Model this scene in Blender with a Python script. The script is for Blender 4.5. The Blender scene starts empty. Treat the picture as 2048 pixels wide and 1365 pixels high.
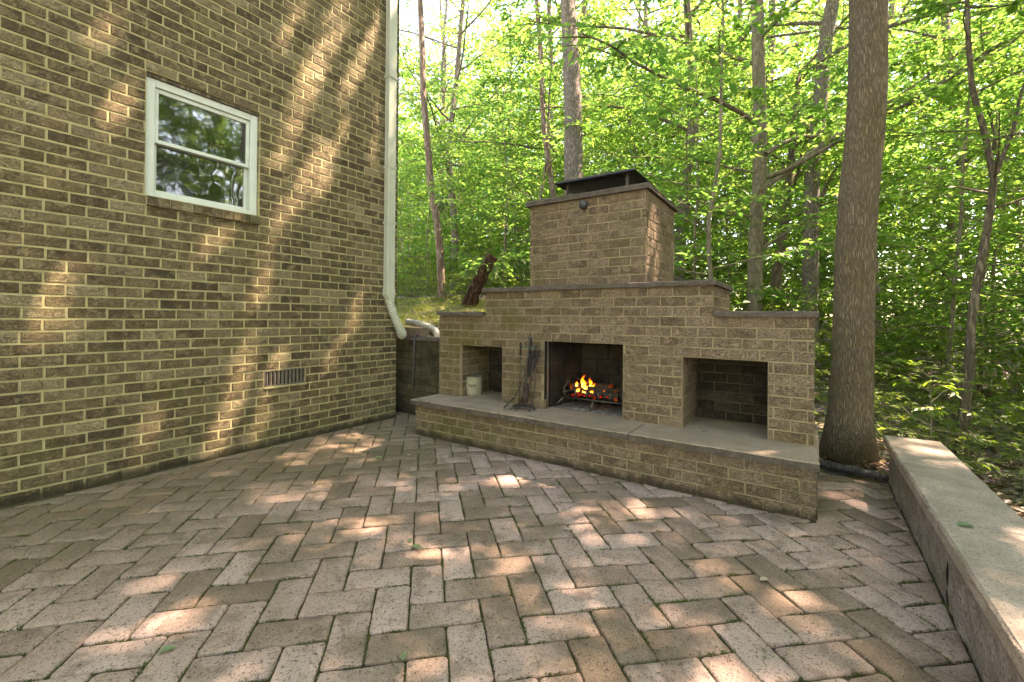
import bpy, math, random
import numpy as np
from mathutils import Vector, Matrix

scene = bpy.context.scene
COL = scene.collection
R = math.radians
rng = np.random.default_rng(11)
random.seed(5)

# ------------------------------------------------------------------ camera
cam_d = bpy.data.cameras.new('camera')
cam_d.sensor_width = 36.0
cam_d.lens = 883.2 / 2048 * 36.0
cam_d.shift_y = -50.1 / 2048
cam_d.clip_start = 0.05
cam_d.clip_end = 2000
cam = bpy.data.objects.new('camera', cam_d)
COL.objects.link(cam)
yw, pi_, ro = R(34.116), R(0.266), R(0.507)
fw = Vector((-math.sin(yw) * math.cos(pi_), math.cos(yw) * math.cos(pi_), math.sin(pi_)))
rt = Vector((math.cos(yw), math.sin(yw), 0))
up = rt.cross(fw)
r2 = math.cos(ro) * rt + math.sin(ro) * up
u2 = -math.sin(ro) * rt + math.cos(ro) * up
CAM = Vector((4.246, 0.0, 1.238))
cam.matrix_world = Matrix(((r2.x, u2.x, -fw.x, CAM.x), (r2.y, u2.y, -fw.y, CAM.y), (r2.z, u2.z, -fw.z, CAM.z), (0, 0, 0, 1)))
scene.camera = cam

# ------------------------------------------------------------------ light
SUN = Vector((0.90, 1.0, 2.05)).normalized()
EL = math.asin(SUN.z)
AZ = math.atan2(SUN.x, SUN.y)
SUN_STRENGTH, SKY_STRENGTH, EXPOSURE = 4.7, 0.15, 3.12
world = bpy.data.worlds.new('World')
scene.world = world
world.use_nodes = True
wn = world.node_tree
wn.nodes.clear()
wo = wn.nodes.new('ShaderNodeOutputWorld')
bg = wn.nodes.new('ShaderNodeBackground')
sky = wn.nodes.new('ShaderNodeTexSky')
sky.sky_type = 'NISHITA'
sky.sun_disc = False
sky.sun_elevation = EL
sky.sun_rotation = AZ
sky.air_density = 1.0
sky.dust_density = 0.4
sky.ozone_density = 1.0
# scattered thin clouds, the same all round the sky
tcw = wn.nodes.new('ShaderNodeTexCoord')
cn = wn.nodes.new('ShaderNodeTexNoise')
cn.inputs['Scale'].default_value = 3.2
cn.inputs['Detail'].default_value = 4
cn.inputs['Roughness'].default_value = 0.58
cr = wn.nodes.new('ShaderNodeValToRGB')
cr.color_ramp.elements[0].position = 0.60
cr.color_ramp.elements[1].position = 0.80
cmx = wn.nodes.new('ShaderNodeMix')
cmx.data_type = 'RGBA'
cmx.inputs[7].default_value = (6.0, 6.1, 6.3, 1)
wn.links.new(tcw.outputs['Generated'], cn.inputs['Vector'])
wn.links.new(cn.outputs['Fac'], cr.inputs['Fac'])
wn.links.new(cr.outputs['Color'], cmx.inputs[0])
wn.links.new(sky.outputs['Color'], cmx.inputs[6])
wn.links.new(cmx.outputs[2], bg.inputs['Color'])
bg.inputs['Strength'].default_value = SKY_STRENGTH
wn.links.new(bg.outputs['Background'], wo.inputs['Surface'])

sl = bpy.data.lights.new('sun', 'SUN')
sl.energy = SUN_STRENGTH
sl.angle = R(0.53)
sl.color = (1.0, 0.94, 0.96)
so = bpy.data.objects.new('sun', sl)
COL.objects.link(so)
so.rotation_euler = (-SUN).to_track_quat('-Z', 'Y').to_euler()
so.location = (10, 20, 40)

vs = scene.view_settings
vs.view_transform = 'Standard'
vs.look = 'None'
vs.exposure = EXPOSURE
vs.gamma = 1.0
vs.use_curve_mapping = False
vs.use_white_balance = True
vs.white_balance_temperature = 9400
vs.white_balance_tint = 23
cy = scene.cycles
cy.max_bounces = 5
cy.diffuse_bounces = 2
cy.glossy_bounces = 3
cy.transmission_bounces = 6
cy.transparent_max_bounces = 12
cy.caustics_reflective = False
cy.caustics_refractive = False
cy.use_denoising = True
cy.use_adaptive_sampling = True
cy.adaptive_threshold = .025
cy.sample_clamp_indirect = 6.0

# ------------------------------------------------------------------ object helpers
def tag(o, label=None, cat=None, group=None, kind=None):
    if label: o['label'] = label
    if cat: o['category'] = cat
    if group: o['group'] = group
    if kind: o['kind'] = kind
    return o

def link(name, me, parent=None, m=None):
    o = bpy.data.objects.new(name, me)
    COL.objects.link(o)
    if m is not None and me is not None and not me.materials:
        me.materials.append(m)
    if parent is not None: o.parent = parent
    return o

def empty(name, loc=(0, 0, 0), parent=None):
    o = bpy.data.objects.new(name, None)
    o.empty_display_size = 0.1
    o.location = loc
    COL.objects.link(o)
    if parent is not None: o.parent = parent
    return o

def local(o, parent):
    """parent o to parent while o's mesh stays in world coordinates"""
    o.parent = parent
    o.matrix_parent_inverse = Matrix.Translation(parent.location).inverted()
    return o

def mesh_np(name, V, F, m=None, smooth=False):
    """fast mesh from arrays; F is an (n,k) array"""
    V = np.ascontiguousarray(V, dtype=np.float32)
    F = np.ascontiguousarray(F, dtype=np.int32)
    me = bpy.data.meshes.new(name)
    me.vertices.add(len(V))
    me.vertices.foreach_set('co', V.ravel())
    k = F.shape[1]
    me.loops.add(F.size)
    me.loops.foreach_set('vertex_index', F.ravel())
    me.polygons.add(len(F))
    me.polygons.foreach_set('loop_start', np.arange(0, F.size, k, dtype=np.int32))
    me.polygons.foreach_set('loop_total', np.full(len(F), k, dtype=np.int32))
    if smooth:
        me.polygons.foreach_set('use_smooth', np.ones(len(F), dtype=bool))
    me.update(calc_edges=True)
    if m is not None: me.materials.append(m)
    return me

class MB:
    def __init__(self): self.v = []; self.f = []
    def add(self, V, F):
        n = len(self.v)
        self.v += [tuple(p) for p in V]
        self.f += [tuple(i + n for i in f) for f in F]
        return self
    def box(self, x0, x1, y0, y1, z0, z1):
        V = [(x0, y0, z0), (x1, y0, z0), (x1, y1, z0), (x0, y1, z0), (x0, y0, z1), (x1, y0, z1), (x1, y1, z1), (x0, y1, z1)]
        return self.add(V, [(0, 3, 2, 1), (4, 5, 6, 7), (0, 1, 5, 4), (1, 2, 6, 5), (2, 3, 7, 6), (3, 0, 4, 7)])
    def quad(self, a, b, c, d): return self.add([a, b, c, d], [(0, 1, 2, 3)])
    def tube(self, pts, rad, n=10, caps=True, wob=None):
        V, F = tube(pts, rad, n, caps, wob); return self.add(V, F)
    def mesh(self, name, m=None, smooth=False):
        me = bpy.data.meshes.new(name)
        me.from_pydata(self.v, [], self.f)
        if smooth:
            for p in me.polygons: p.use_smooth = True
        if m is not None: me.materials.append(m)
        me.update()
        return me
    def obj(self, name, m=None, parent=None, smooth=False, bevel=0):
        o = link(name, self.mesh(name, m, smooth))
        if parent is not None: local(o, parent)
        if bevel:
            b = o.modifiers.new('bevel', 'BEVEL'); b.width = bevel; b.segments = 2; b.limit_method = 'ANGLE'
        return o

def tube(pts, rad, n=10, caps=True, wob=None):
    P = [Vector(p) for p in pts]
    if not hasattr(rad, '__len__'): rad = [rad] * len(P)
    V, F = [], []
    ref = None
    for i, p in enumerate(P):
        t = (P[min(i + 1, len(P) - 1)] - P[max(i - 1, 0)]).normalized()
        if ref is None:
            ref = Vector((1, 0, 0)) if abs(t.x) < .8 else Vector((0, 1, 0))
        a = (ref - t * ref.dot(t)).normalized(); ref = a
        b = t.cross(a)
        for k in range(n):
            q = 2 * math.pi * k / n
            rr = rad[i] * (1 if wob is None else wob(i, k))
            V.append(p + (a * math.cos(q) + b * math.sin(q)) * rr)
    for i in range(len(P) - 1):
        for k in range(n):
            k2 = (k + 1) % n
            F.append((i * n + k, i * n + k2, (i + 1) * n + k2, (i + 1) * n + k))
    if caps:
        F.append(tuple(range(n - 1, -1, -1)))
        F.append(tuple((len(P) - 1) * n + k for k in range(n)))
    return V, F

def sm(a, b, t):
    t = np.clip((t - a) / (b - a), 0, 1)
    return t * t * (3 - 2 * t)

# ------------------------------------------------------------------ material helpers
def new_mat(name):
    m = bpy.data.materials.new(name)
    m.use_nodes = True
    nt = m.node_tree
    b = nt.nodes['Principled BSDF']
    return m, nt, b

class NT:
    """tiny wrapper round a node tree"""
    def __init__(self, nt): self.t = nt
    def n(self, ty, **kw):
        x = self.t.nodes.new(ty)
        for k, v in kw.items(): setattr(x, k, v)
        return x
    def put(self, sock, v):
        if isinstance(v, bpy.types.NodeSocket): self.t.links.new(v, sock)
        elif isinstance(v, (tuple, list)) and len(v) == 3 and sock.type == 'RGBA': sock.default_value = (*v, 1)
        else: sock.default_value = v
    def math(self, op, a, b=0.0, clamp=False):
        x = self.n('ShaderNodeMath', operation=op, use_clamp=clamp)
        self.put(x.inputs[0], a); self.put(x.inputs[1], b); return x.outputs[0]
    def vmath(self, op, a, b):
        x = self.n('ShaderNodeVectorMath', operation=op)
        self.put(x.inputs[0], a); self.put(x.inputs[1], b); return x.outputs[0]
    def mix(self, f, a, b, blend='MIX'):
        x = self.n('ShaderNodeMix', data_type='RGBA', blend_type=blend)
        self.put(x.inputs[0], f); self.put(x.inputs[6], a); self.put(x.inputs[7], b); return x.outputs[2]
    def noise(self, vec, scale, detail=4, rough=.55, dist=0.0):
        x = self.n('ShaderNodeTexNoise')
        if vec is not None: self.put(x.inputs['Vector'], vec)
        x.inputs['Scale'].default_value = scale; x.inputs['Detail'].default_value = detail
        x.inputs['Roughness'].default_value = rough; x.inputs['Distortion'].default_value = dist
        return x.outputs['Fac']
    def voro(self, vec, scale, feature='F1', out='Distance', rnd=1.0):
        x = self.n('ShaderNodeTexVoronoi', feature=feature)
        self.put(x.inputs['Vector'], vec); x.inputs['Scale'].default_value = scale
        x.inputs['Randomness'].default_value = rnd
        return x.outputs[out]
    def ramp(self, f, stops, interp='LINEAR'):
        x = self.n('ShaderNodeValToRGB')
        cr_ = x.color_ramp; cr_.interpolation = interp
        while len(cr_.elements) < len(stops): cr_.elements.new(0.5)
        for e, (p, c) in zip(cr_.elements, stops):
            e.position = p; e.color = (*c, 1) if len(c) == 3 else c
        self.put(x.inputs[0], f); return x.outputs[0]
    def step(self, f, a, b):
        x = self.n('ShaderNodeMapRange', interpolation_type='SMOOTHSTEP')
        self.put(x.inputs[0], f); x.inputs[1].default_value = a; x.inputs[2].default_value = b
        return x.outputs[0]
    def pos(self): return self.n('ShaderNodeNewGeometry').outputs['Position']
    def scale(self, vec, s):
        x = self.n('ShaderNodeMapping'); self.put(x.inputs['Vector'], vec); x.inputs['Scale'].default_value = s
        return x.outputs[0]
    def rand(self):
        """one random value and colour for each piece: by object and by island"""
        a = self.n('ShaderNodeObjectInfo').outputs['Random']
        b = self.n('ShaderNodeNewGeometry').outputs['Random Per Island']
        w = self.n('ShaderNodeTexWhiteNoise', noise_dimensions='2D')
        c = self.n('ShaderNodeCombineXYZ')
        self.put(c.inputs[0], self.math('MULTIPLY', a, 173.3)); self.put(c.inputs[1], self.math('MULTIPLY', b, 91.7))
        self.put(w.inputs['Vector'], c.outputs[0])
        return w.outputs['Value'], w.outputs['Color']
    def bump(self, h, strength, dist):
        x = self.n('ShaderNodeBump'); self.put(x.inputs['Height'], h)
        x.inputs['Strength'].default_value = strength; x.inputs['Distance'].default_value = dist
        return x.outputs[0]

def simple(name, col, rough=.6, metal=0.0, vary=.0, scale=20.0, bump=0.0, bdist=.002, spec=.4):
    m, nt, b = new_mat(name)
    t = NT(nt)
    b.inputs['Roughness'].default_value = rough
    b.inputs['Metallic'].default_value = metal
    b.inputs['Specular IOR Level'].default_value = spec
    if vary:
        p = t.pos()
        n1 = t.noise(p, scale, 5, .6)
        c = t.ramp(n1, [(.3, tuple(x * (1 - vary) for x in col)), (.7, tuple(min(1, x * (1 + vary)) for x in col))])
        t.put(b.inputs['Base Color'], c)
        if bump: t.put(b.inputs['Normal'], t.bump(n1, bump, bdist))
    else:
        b.inputs['Base Color'].default_value = (*col, 1)
    return m

def brick_mat(name, stops, pale, moss_col, moss_amt, moss_x=None, crease=.55, base_dirt=True, blot=.4):
    m, nt, b = new_mat(name)
    t = NT(nt)
    rv, rc = t.rand()
    p = t.pos()
    v = t.vmath('ADD', p, t.vmath('MULTIPLY', rc, (20., 20., 20.)))
    n1 = t.noise(v, 13, 5, .6, .4)
    n2 = t.noise(t.scale(v, (1, 1, 1.7)), 30, 4, .6, 2.2)
    n3 = t.noise(v, 150, 2, .6)
    col = t.ramp(rv, stops)
    col = t.mix(t.math('MULTIPLY', t.step(n1, .50, .64), .85), col, pale)
    col = t.mix(t.math('MULTIPLY', t.step(n1, .46, .36), blot), col, (.05, .04, .024))
    dark = t.step(t.math('ABSOLUTE', t.math('SUBTRACT', n2, .47)), .034, .004)
    col = t.mix(t.math('MULTIPLY', dark, crease), col, (.028, .023, .014))
    col = t.mix(t.math('MULTIPLY', t.step(n3, .56, .63), .55), col, (.03, .025, .017))
    mo = t.step(t.noise(p, 2.3, 6, .62), .47, .70)
    if moss_x:
        sx = t.n('ShaderNodeSeparateXYZ'); t.put(sx.inputs[0], p)
        g = t.step(sx.outputs[0], moss_x[1], moss_x[0])
        mo = t.math('ADD', t.math('MULTIPLY', mo, .35), t.math('MULTIPLY', g, t.math('ADD', mo, .35)), clamp=True)
    col = t.mix(t.math('MULTIPLY', mo, moss_amt), col, moss_col)
    if base_dirt:
        sz = t.n('ShaderNodeSeparateXYZ'); t.put(sz.inputs[0], p)
        e = t.math('ADD', sz.outputs[2], t.math('MULTIPLY', t.noise(p, 9, 5), -.13))
        col = t.mix(t.math('MULTIPLY', t.step(e, .012, -.045), .75), col, (.035, .028, .016))
    t.put(b.inputs['Base Color'], col)
    b.inputs['Roughness'].default_value = .88
    b.inputs['Specular IOR Level'].default_value = .25
    h = t.math('ADD', t.math('ADD', t.math('MULTIPLY', dark, -.6), t.math('MULTIPLY', n1, 1.0)), t.math('MULTIPLY', n3, .5))
    t.put(b.inputs['Normal'], t.bump(h, 1.0, .009))
    return m

def rough_mat(name, c0, c1, scale=8, speck=None, bump=.5, bdist=.004, moss=None, rough=.9, fine=140, foot=False, spk=(.53, .62)):
    m, nt, b = new_mat(name)
    t = NT(nt)
    p = t.pos()
    n1 = t.noise(p, scale, 6, .62)
    n2 = t.noise(p, fine, 3, .65)
    col = t.ramp(n1, [(.32, c0), (.66, c1)])
    if speck: col = t.mix(t.math('MULTIPLY', t.step(n2, *spk), .75), col, speck)
    if foot:
        sz = t.n('ShaderNodeSeparateXYZ'); t.put(sz.inputs[0], p)
        e = t.math('ADD', sz.outputs[2], t.math('MULTIPLY', t.noise(p, 9, 5), -.13))
        col = t.mix(t.math('MULTIPLY', t.step(e, .02, -.045), .85), col, (.035, .028, .016))
    if moss: col = t.mix(t.math('MULTIPLY', t.step(t.noise(p, 3.1, 6, .65), .50, .68), moss[1]), col, moss[0])
    t.put(b.inputs['Base Color'], col)
    b.inputs['Roughness'].default_value = rough
    b.inputs['Specular IOR Level'].default_value = .25
    t.put(b.inputs['Normal'], t.bump(t.math('ADD', n2, t.math('MULTIPLY', n1, .6)), bump, bdist))
    return m

M = {}
M['brick'] = brick_mat('house_brick', [(0, (.105, .078, .042)), (.3, (.158, .118, .062)), (.65, (.200, .152, .082)), (.88, (.255, .20, .11)), (1, (.36, .295, .17))], (.28, .222, .12), (.16, .14, .048), .4)
M['fbrick'] = brick_mat('fireplace_brick', [(0, (.185, .130, .082)), (.4, (.225, .160, .102)), (.75, (.258, .188, .122)), (1, (.30, .222, .15))], (.325, .242, .16), (.135, .122, .036), .85, (.9, 2.7), .42, blot=.2)
M['mortar'] = rough_mat('house_mortar', (.32, .285, .140), (.42, .375, .19), 12, (.26, .225, .115), .5, .003, foot=True)
M['fmortar'] = rough_mat('fireplace_mortar', (.25, .20, .118), (.345, .28, .17), 10, (.15, .118, .068), .6, .003, ((.10, .10, .035), .6), foot=True)
M['slab'] = rough_mat('hearth_concrete', (.26, .195, .138), (.36, .275, .20), 5, (.12, .096, .07), .5, .003, ((.15, .135, .075), .3), fine=170)
M['slab_edge'] = rough_mat('dark_slab_edge', (.060, .048, .037), (.125, .10, .078), 16, (.30, .27, .21), .8, .006, ((.10, .095, .04), .4), fine=75, spk=(.62, .68))
M['cap'] = rough_mat('dark_capstone', (.070, .055, .043), (.125, .10, .08), 14, (.28, .26, .22), .8, .006, ((.09, .09, .04), .4), fine=60, spk=(.63, .69))
M['coping'] = rough_mat('coping_concrete', (.27, .215, .17), (.40, .33, .265), 6, (.145, .115, .088), .8, .005, ((.20, .18, .125), .4), fine=110)
M['stucco'] = rough_mat('rough_concrete', (.20, .165, .14), (.30, .25, .215), 9, (.09, .075, .06), 1.0, .012, ((.12, .12, .05), .35), fine=70)
M['firebrick'] = rough_mat('sooty_firebrick', (.007, .006, .005), (.045, .037, .025), 3.4, (.01, .009, .007), .5, .003)
M['soot'] = rough_mat('soot', (.010, .009, .008), (.022, .019, .016), 6)
M['white'] = simple('white_vinyl', (.56, .61, .52), .42, vary=.05, scale=6)
M['spout'] = simple('painted_aluminium', (.42, .44, .34), .38, vary=.10, scale=4)
M['pvc'] = simple('weathered_pipe', (.40, .37, .29), .6, vary=.25, scale=14)
M['vent'] = simple('vent_metal', (.17, .145, .11), .6, .3, vary=.3, scale=30)
M['black_metal'] = simple('black_metal', (.028, .022, .022), .45, .6, vary=.35, scale=18, spec=.5)
M['iron'] = simple('old_iron', (.085, .078, .066), .55, .75, vary=.4, scale=45)
M['verdigris'] = simple('greened_iron', (.06, .11, .085), .65, .3, vary=.5, scale=30)
M['char'] = rough_mat('charred_wood', (.016, .013, .011), (.075, .055, .04), 22, None, .9, .006)
M['ash'] = rough_mat('ash', (.05, .045, .04), (.16, .145, .13), 18)
M['blackpipe'] = simple('black_plastic', (.055, .05, .05), .5, vary=.35, scale=12)
M['lamp'] = simple('dark_grey_metal', (.052, .056, .054), .42, .2)
M['block'] = rough_mat('brown_block', (.12, .085, .06), (.19, .14, .10), 14)
M['dark'] = simple('dark_interior', (.02, .018, .015), .9)
M['roof'] = rough_mat('roof_shingle', (.04, .037, .034), (.075, .07, .065), 20)
M['bucket'] = rough_mat('faded_pail', (.26, .235, .155), (.38, .345, .235), 18, (.2, .17, .1), .3, .002)
M['bucket_print'] = simple('dark_print', (.09, .07, .055), .7)
M['bucket_rim'] = simple('pail_rim', (.09, .10, .075), .6)
M['bag'] = simple('cloudy_plastic', (.28, .29, .22), .3, vary=.3, scale=30)

# window glass: dark room behind, wavy lower sash
def glass_mat(name, wave, wscale):
    m, nt, b = new_mat(name)
    t = NT(nt)
    b.inputs['Base Color'].default_value = (.020, .019, .012, 1)
    b.inputs['Roughness'].default_value = .035
    b.inputs['IOR'].default_value = 3.2
    n_ = t.noise(t.scale(t.pos(), (1, 1, .55)), wscale, 2, .4, .8)
    t.put(b.inputs['Normal'], t.bump(n_, wave, .05))
    return m
M['glass'] = glass_mat('window_glass', .03, 3.0)
M['glass_wavy'] = glass_mat('wavy_window_glass', .16, 2.6)

# pavers
def paver_mat():
    m, nt, b = new_mat('tumbled_paver')
    t = NT(nt)
    rv, rc = t.rand()
    p = t.pos()
    v = t.vmath('ADD', p, t.vmath('MULTIPLY', rc, (9., 9., 9.)))
    n1 = t.noise(v, 7, 5, .62, .5)
    n2 = t.noise(v, 95, 3, .7)
    n3 = t.noise(p, 1.15, 5, .6)
    col = t.ramp(rv, [(0, (.20, .128, .090)), (.08, (.265, .172, .122)), (.2, (.34, .230, .176)), (.38, (.39, .268, .212)), (.70, (.425, .297, .240)), (1, (.455, .328, .270))])
    col = t.mix(t.math('MULTIPLY', t.step(n1, .50, .64), .6), col, (.15, .10, .066))
    col = t.mix(t.math('MULTIPLY', t.step(n1, .46, .34), .5), col, (.47, .345, .285))
    stain = t.math('MULTIPLY', t.step(t.math('ADD', n3, t.math('MULTIPLY', t.math('SUBTRACT', rv, .5), -.14)), .46, .60), .66)
    col = t.mix(stain, col, (.135, .094, .05))
    # damp, mossy strip along the foot of the house, with a ragged edge
    sx = t.n('ShaderNodeSeparateXYZ'); t.put(sx.inputs[0], p)
    ed = t.math('ADD', sx.outputs[0], t.math('MULTIPLY', t.noise(p, 1.6, 5, .62), -1.9))
    col = t.mix(t.math('MULTIPLY', t.step(ed, 1.15, -.35), .78), col, (.15, .108, .048))
    pit = t.math('MULTIPLY', t.step(n2, .54, .62), .7)
    col = t.mix(pit, col, (.065, .048, .036))
    n5 = t.noise(v, 330, 2, .6)
    col = t.mix(t.math('MULTIPLY', t.step(n5, .50, .64), .4), col, (.48, .40, .34))
    col = t.mix(t.math('MULTIPLY', t.step(n5, .46, .36), .45), col, (.09, .068, .05))
    t.put(b.inputs['Base Color'], col)
    b.inputs['Roughness'].default_value = .86
    b.inputs['Specular IOR Level'].default_value = .3
    n4 = t.noise(v, 34, 4, .6)
    t.put(b.inputs['Normal'], t.bump(t.math('ADD', t.math('MULTIPLY', n2, -.9), n4), .8, .006))
    return m
M['paver'] = paver_mat()
M['joint'] = rough_mat('joint_soil', (.022, .018, .010), (.062, .050, .026), 9, None, .8, .006, ((.052, .072, .014), .85))
M['moss'] = simple('moss', (.075, .095, .016), .9, vary=.5, scale=9)
M['debris'] = simple('leaf_crumbs', (.075, .050, .026), .9, vary=.6, scale=40)

def leaf_mat(name, stops, trans, amt=.5, gloss=.35):
    m, nt, b = new_mat(name)
    t = NT(nt)
    rv, rc = t.rand()
    tone = t.ramp(t.n('ShaderNodeObjectInfo').outputs['Random'], [(0, (.62, .78, .80)), (.5, (.92, .98, .95)), (1, (1.0, 1.0, 1.0))])
    col = t.mix(1.0, t.ramp(rv, stops), tone, 'MULTIPLY')
    t.put(b.inputs['Base Color'], col)
    b.inputs['Roughness'].default_value = .42
    b.inputs['Specular IOR Level'].default_value = gloss
    tr = t.n('ShaderNodeBsdfTranslucent')
    t.put(tr.inputs['Color'], t.mix(1.0, t.ramp(rv, [(s, tuple(min(1., c * k) for c, k in zip(cc, trans))) for s, cc in stops]), tone, 'MULTIPLY'))
    mx = t.n('ShaderNodeMixShader')
    mx.inputs[0].default_value = amt
    nt.links.new(b.outputs[0], mx.inputs[1]); nt.links.new(tr.outputs[0], mx.inputs[2])
    nt.links.new(mx.outputs[0], nt.nodes['Material Output'].inputs['Surface'])
    return m
M['leaf'] = leaf_mat('beech_leaf', [(0, (.042, .100, .024)), (.45, (.066, .138, .032)), (.8, (.092, .162, .040)), (1, (.13, .165, .045))], (3.6, 3.5, 2.5), .55)
M['leaf_tall'] = leaf_mat('canopy_leaf', [(0, (.040, .092, .024)), (.6, (.070, .130, .032)), (1, (.115, .155, .04))], (3.6, 3.5, 2.4), .54)
M['leaf_low'] = leaf_mat('undergrowth_leaf', [(0, (.055, .105, .020)), (.6, (.085, .140, .026)), (1, (.12, .165, .035))], (3.4, 3.2, 1.5), .45, .45)
M['grass'] = leaf_mat('grass_blade', [(0, (.10, .15, .03)), (.6, (.16, .21, .045)), (1, (.25, .25, .08))], (2.6, 2.4, 1.5), .4)
M['litter'] = leaf_mat('dead_leaf', [(0, (.085, .050, .026)), (.5, (.16, .105, .062)), (.85, (.27, .205, .145)), (1, (.36, .30, .235))], (1.4, 1.2, .9), .2)
M['fallen'] = leaf_mat('fresh_fallen_leaf', [(0, (.11, .17, .07)), (1, (.22, .27, .15))], (2, 2, 1.4), .3)
M['dry'] = leaf_mat('dry_leaf', [(0, (.30, .24, .18)), (1, (.42, .36, .28))], (1.3, 1.2, 1), .2)

def bark_mat(name, c0, c1, moss, amt, vs_=(1, 1, .16), scale=34, bump=1.0, bd=.02, plates=False):
    m, nt, b = new_mat(name)
    t = NT(nt)
    tc = t.n('ShaderNodeTexCoord').outputs['Object']
    n0 = t.noise(tc, 3.0, 4, .6)
    n3 = t.noise(tc, 90, 3, .6)
    if plates:
        wx = t.n('ShaderNodeTexNoise'); t.put(wx.inputs['Vector'], t.scale(tc, (1, 1, .45))); wx.inputs['Scale'].default_value = 11; wx.inputs['Detail'].default_value = 2
        dv = t.vmath('MULTIPLY', t.vmath('SUBTRACT', wx.outputs['Color'], (.5, .5, .5)), (.055, .055, .0))
        p = t.scale(t.vmath('ADD', tc, dv), vs_)
        ed = t.voro(p, scale, 'DISTANCE_TO_EDGE')
        ridge = t.step(t.math('ADD', ed, t.math('MULTIPLY', t.math('SUBTRACT', n3, .5), .12)), .03, .26)
    else:
        p = t.scale(tc, vs_)
        ridge = t.step(t.noise(p, scale, 5, .6, 1.3), .42, .58)
    col = t.mix(ridge, c0, c1)
    col = t.mix(t.math('MULTIPLY', t.step(n0, .45, .66), amt), col, t.mix(ridge, c0, moss))
    col = t.mix(t.math('MULTIPLY', t.step(n3, .52, .66), .4), col, c0)
    t.put(b.inputs['Base Color'], col)
    b.inputs['Roughness'].default_value = .92
    b.inputs['Specular IOR Level'].default_value = .2
    t.put(b.inputs['Normal'], t.bump(t.math('ADD', ridge, t.math('MULTIPLY', n3, .3)), bump, bd))
    return m
M['bark'] = bark_mat('furrowed_bark', (.135, .103, .064), (.245, .195, .128), (.20, .165, .062), .5, (1, 1, .085), 92, .9, .018, True)
M['bark_grey'] = bark_mat('grey_bark', (.16, .135, .11), (.33, .29, .245), (.17, .15, .10), .3, (1, 1, .17), 40, plates=True)
M['bark_smooth'] = bark_mat('smooth_bark', (.15, .128, .09), (.26, .225, .16), (.11, .115, .045), .6, (1, 1, .5), 12, .5, .01)
M['bark_dark'] = bark_mat('dark_bark', (.11, .088, .06), (.22, .18, .12), (.06, .06, .022), .4, scale=24)
M['bark_red'] = bark_mat('red_brown_bark', (.17, .115, .085), (.36, .27, .215), (.42, .37, .32), .5, scale=22)
M['rotten'] = bark_mat('rotten_wood', (.045, .022, .014), (.17, .09, .058), (.09, .06, .03), .5, scale=26, bd=.03)
# ------------------------------------------------------------------ terrain
def terrain(x, y):
    x = np.asarray(x, float); y = np.asarray(y, float)
    zl = .93 + .165 * np.clip(y - 4.2, 0, 5.2) - .035 * np.clip(y - 10, 0, 60) + .03 * np.clip(-x - 2, 0, 20)
    zr = .06 - .24 * sm(4.6, 5.7, x) - .03 * np.clip(y - 4.6, 0, 3.5) + .05 * np.clip(y - 9, 0, 40) - .02 * np.clip(x - 6, 0, 20)
    d = np.clip(y - 4, 0, 30)
    t = sm(.7 - .12 * d, 4.3 + .12 * d, x)
    z = zl * (1 - t) + zr * t
    z = z + .05 * np.sin(x * 1.3 + y * .7) * sm(5.2, 8, y) + .03 * np.sin(x * 3.1 - y * 2.3) * sm(5, 7, y)
    low = -.09
    s = np.where(x < .78, sm(3.99, 4.11, y), np.where(x < 4.29, sm(3.85, 4.5, y), sm(4.40, 4.52, y)))
    inner = x < 4.86
    return np.where(inner, low + (z - low) * s, np.where(y < 4.5, np.minimum(z, -.14), z))

xs = np.unique(np.concatenate([np.linspace(-260, -14, 18), np.linspace(-14, -1, 50), np.linspace(-1, 7, 110), np.linspace(7, 24, 50), np.linspace(24, 260, 18)]))
ys = np.unique(np.concatenate([np.linspace(-260, -4, 14), np.linspace(-4, 3.8, 20), np.linspace(3.8, 4.7, 26), np.linspace(4.7, 14, 100), np.linspace(14, 40, 40), np.linspace(40, 260, 16)]))
gx, gy = np.meshgrid(xs, ys)
gz = terrain(gx, gy)
nx_, ny_ = len(xs), len(ys)
V = np.stack([gx.ravel(), gy.ravel(), gz.ravel()], 1)
ii, jj = np.meshgrid(np.arange(nx_ - 1), np.arange(ny_ - 1))
a_ = (jj * nx_ + ii).ravel()
F = np.stack([a_, a_ + 1, a_ + nx_ + 1, a_ + nx_], 1)
def ground_mat():
    m, nt, b = new_mat('forest_floor')
    t = NT(nt)
    p = t.pos()
    v1 = t.voro(p, 16, 'F1', 'Color')
    n1 = t.noise(p, 1.2, 5, .6)
    n2 = t.noise(p, 26, 4, .65)
    col = t.ramp(n2, [(.3, (.045, .030, .016)), (.5, (.10, .068, .040)), (.7, (.19, .14, .095))])
    col = t.mix(.35, col, t.mix(.5, v1, (.12, .085, .05), 'MULTIPLY'), 'SCREEN')
    col = t.mix(t.math('MULTIPLY', t.step(n1, .50, .62), .6), col, (.060, .075, .018))
    t.put(b.inputs['Base Color'], col)
    b.inputs['Roughness'].default_value = .95
    t.put(b.inputs['Normal'], t.bump(n2, .8, .03))
    return m
ground = link('ground', mesh_np('ground', V, F, ground_mat(), True))
tag(ground, kind='structure')

# ------------------------------------------------------------------ patio of herringbone pavers
W = .1545
def lat(a, b):
    aw = 2.9394 + W * .975 * a
    bw = -1.2014 + W * (.995 * b - .0024 * a * a)
    return ((aw - bw) / math.sqrt(2), (aw + bw) / math.sqrt(2))

patio_bed = MB()
for (x0, x1, y0, y1) in [(-.02, 4.76, -2.5, 3.4), (-.7, .9, 3.4, 4.0), (4.2, 4.76, 3.4, 4.43)]:
    patio_bed.box(x0, x1, y0, y1, -.075, -.011)
patio = patio_bed.obj('patio', M['joint'])
tag(patio, 'herringbone paved patio floor', kind='structure')

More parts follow.
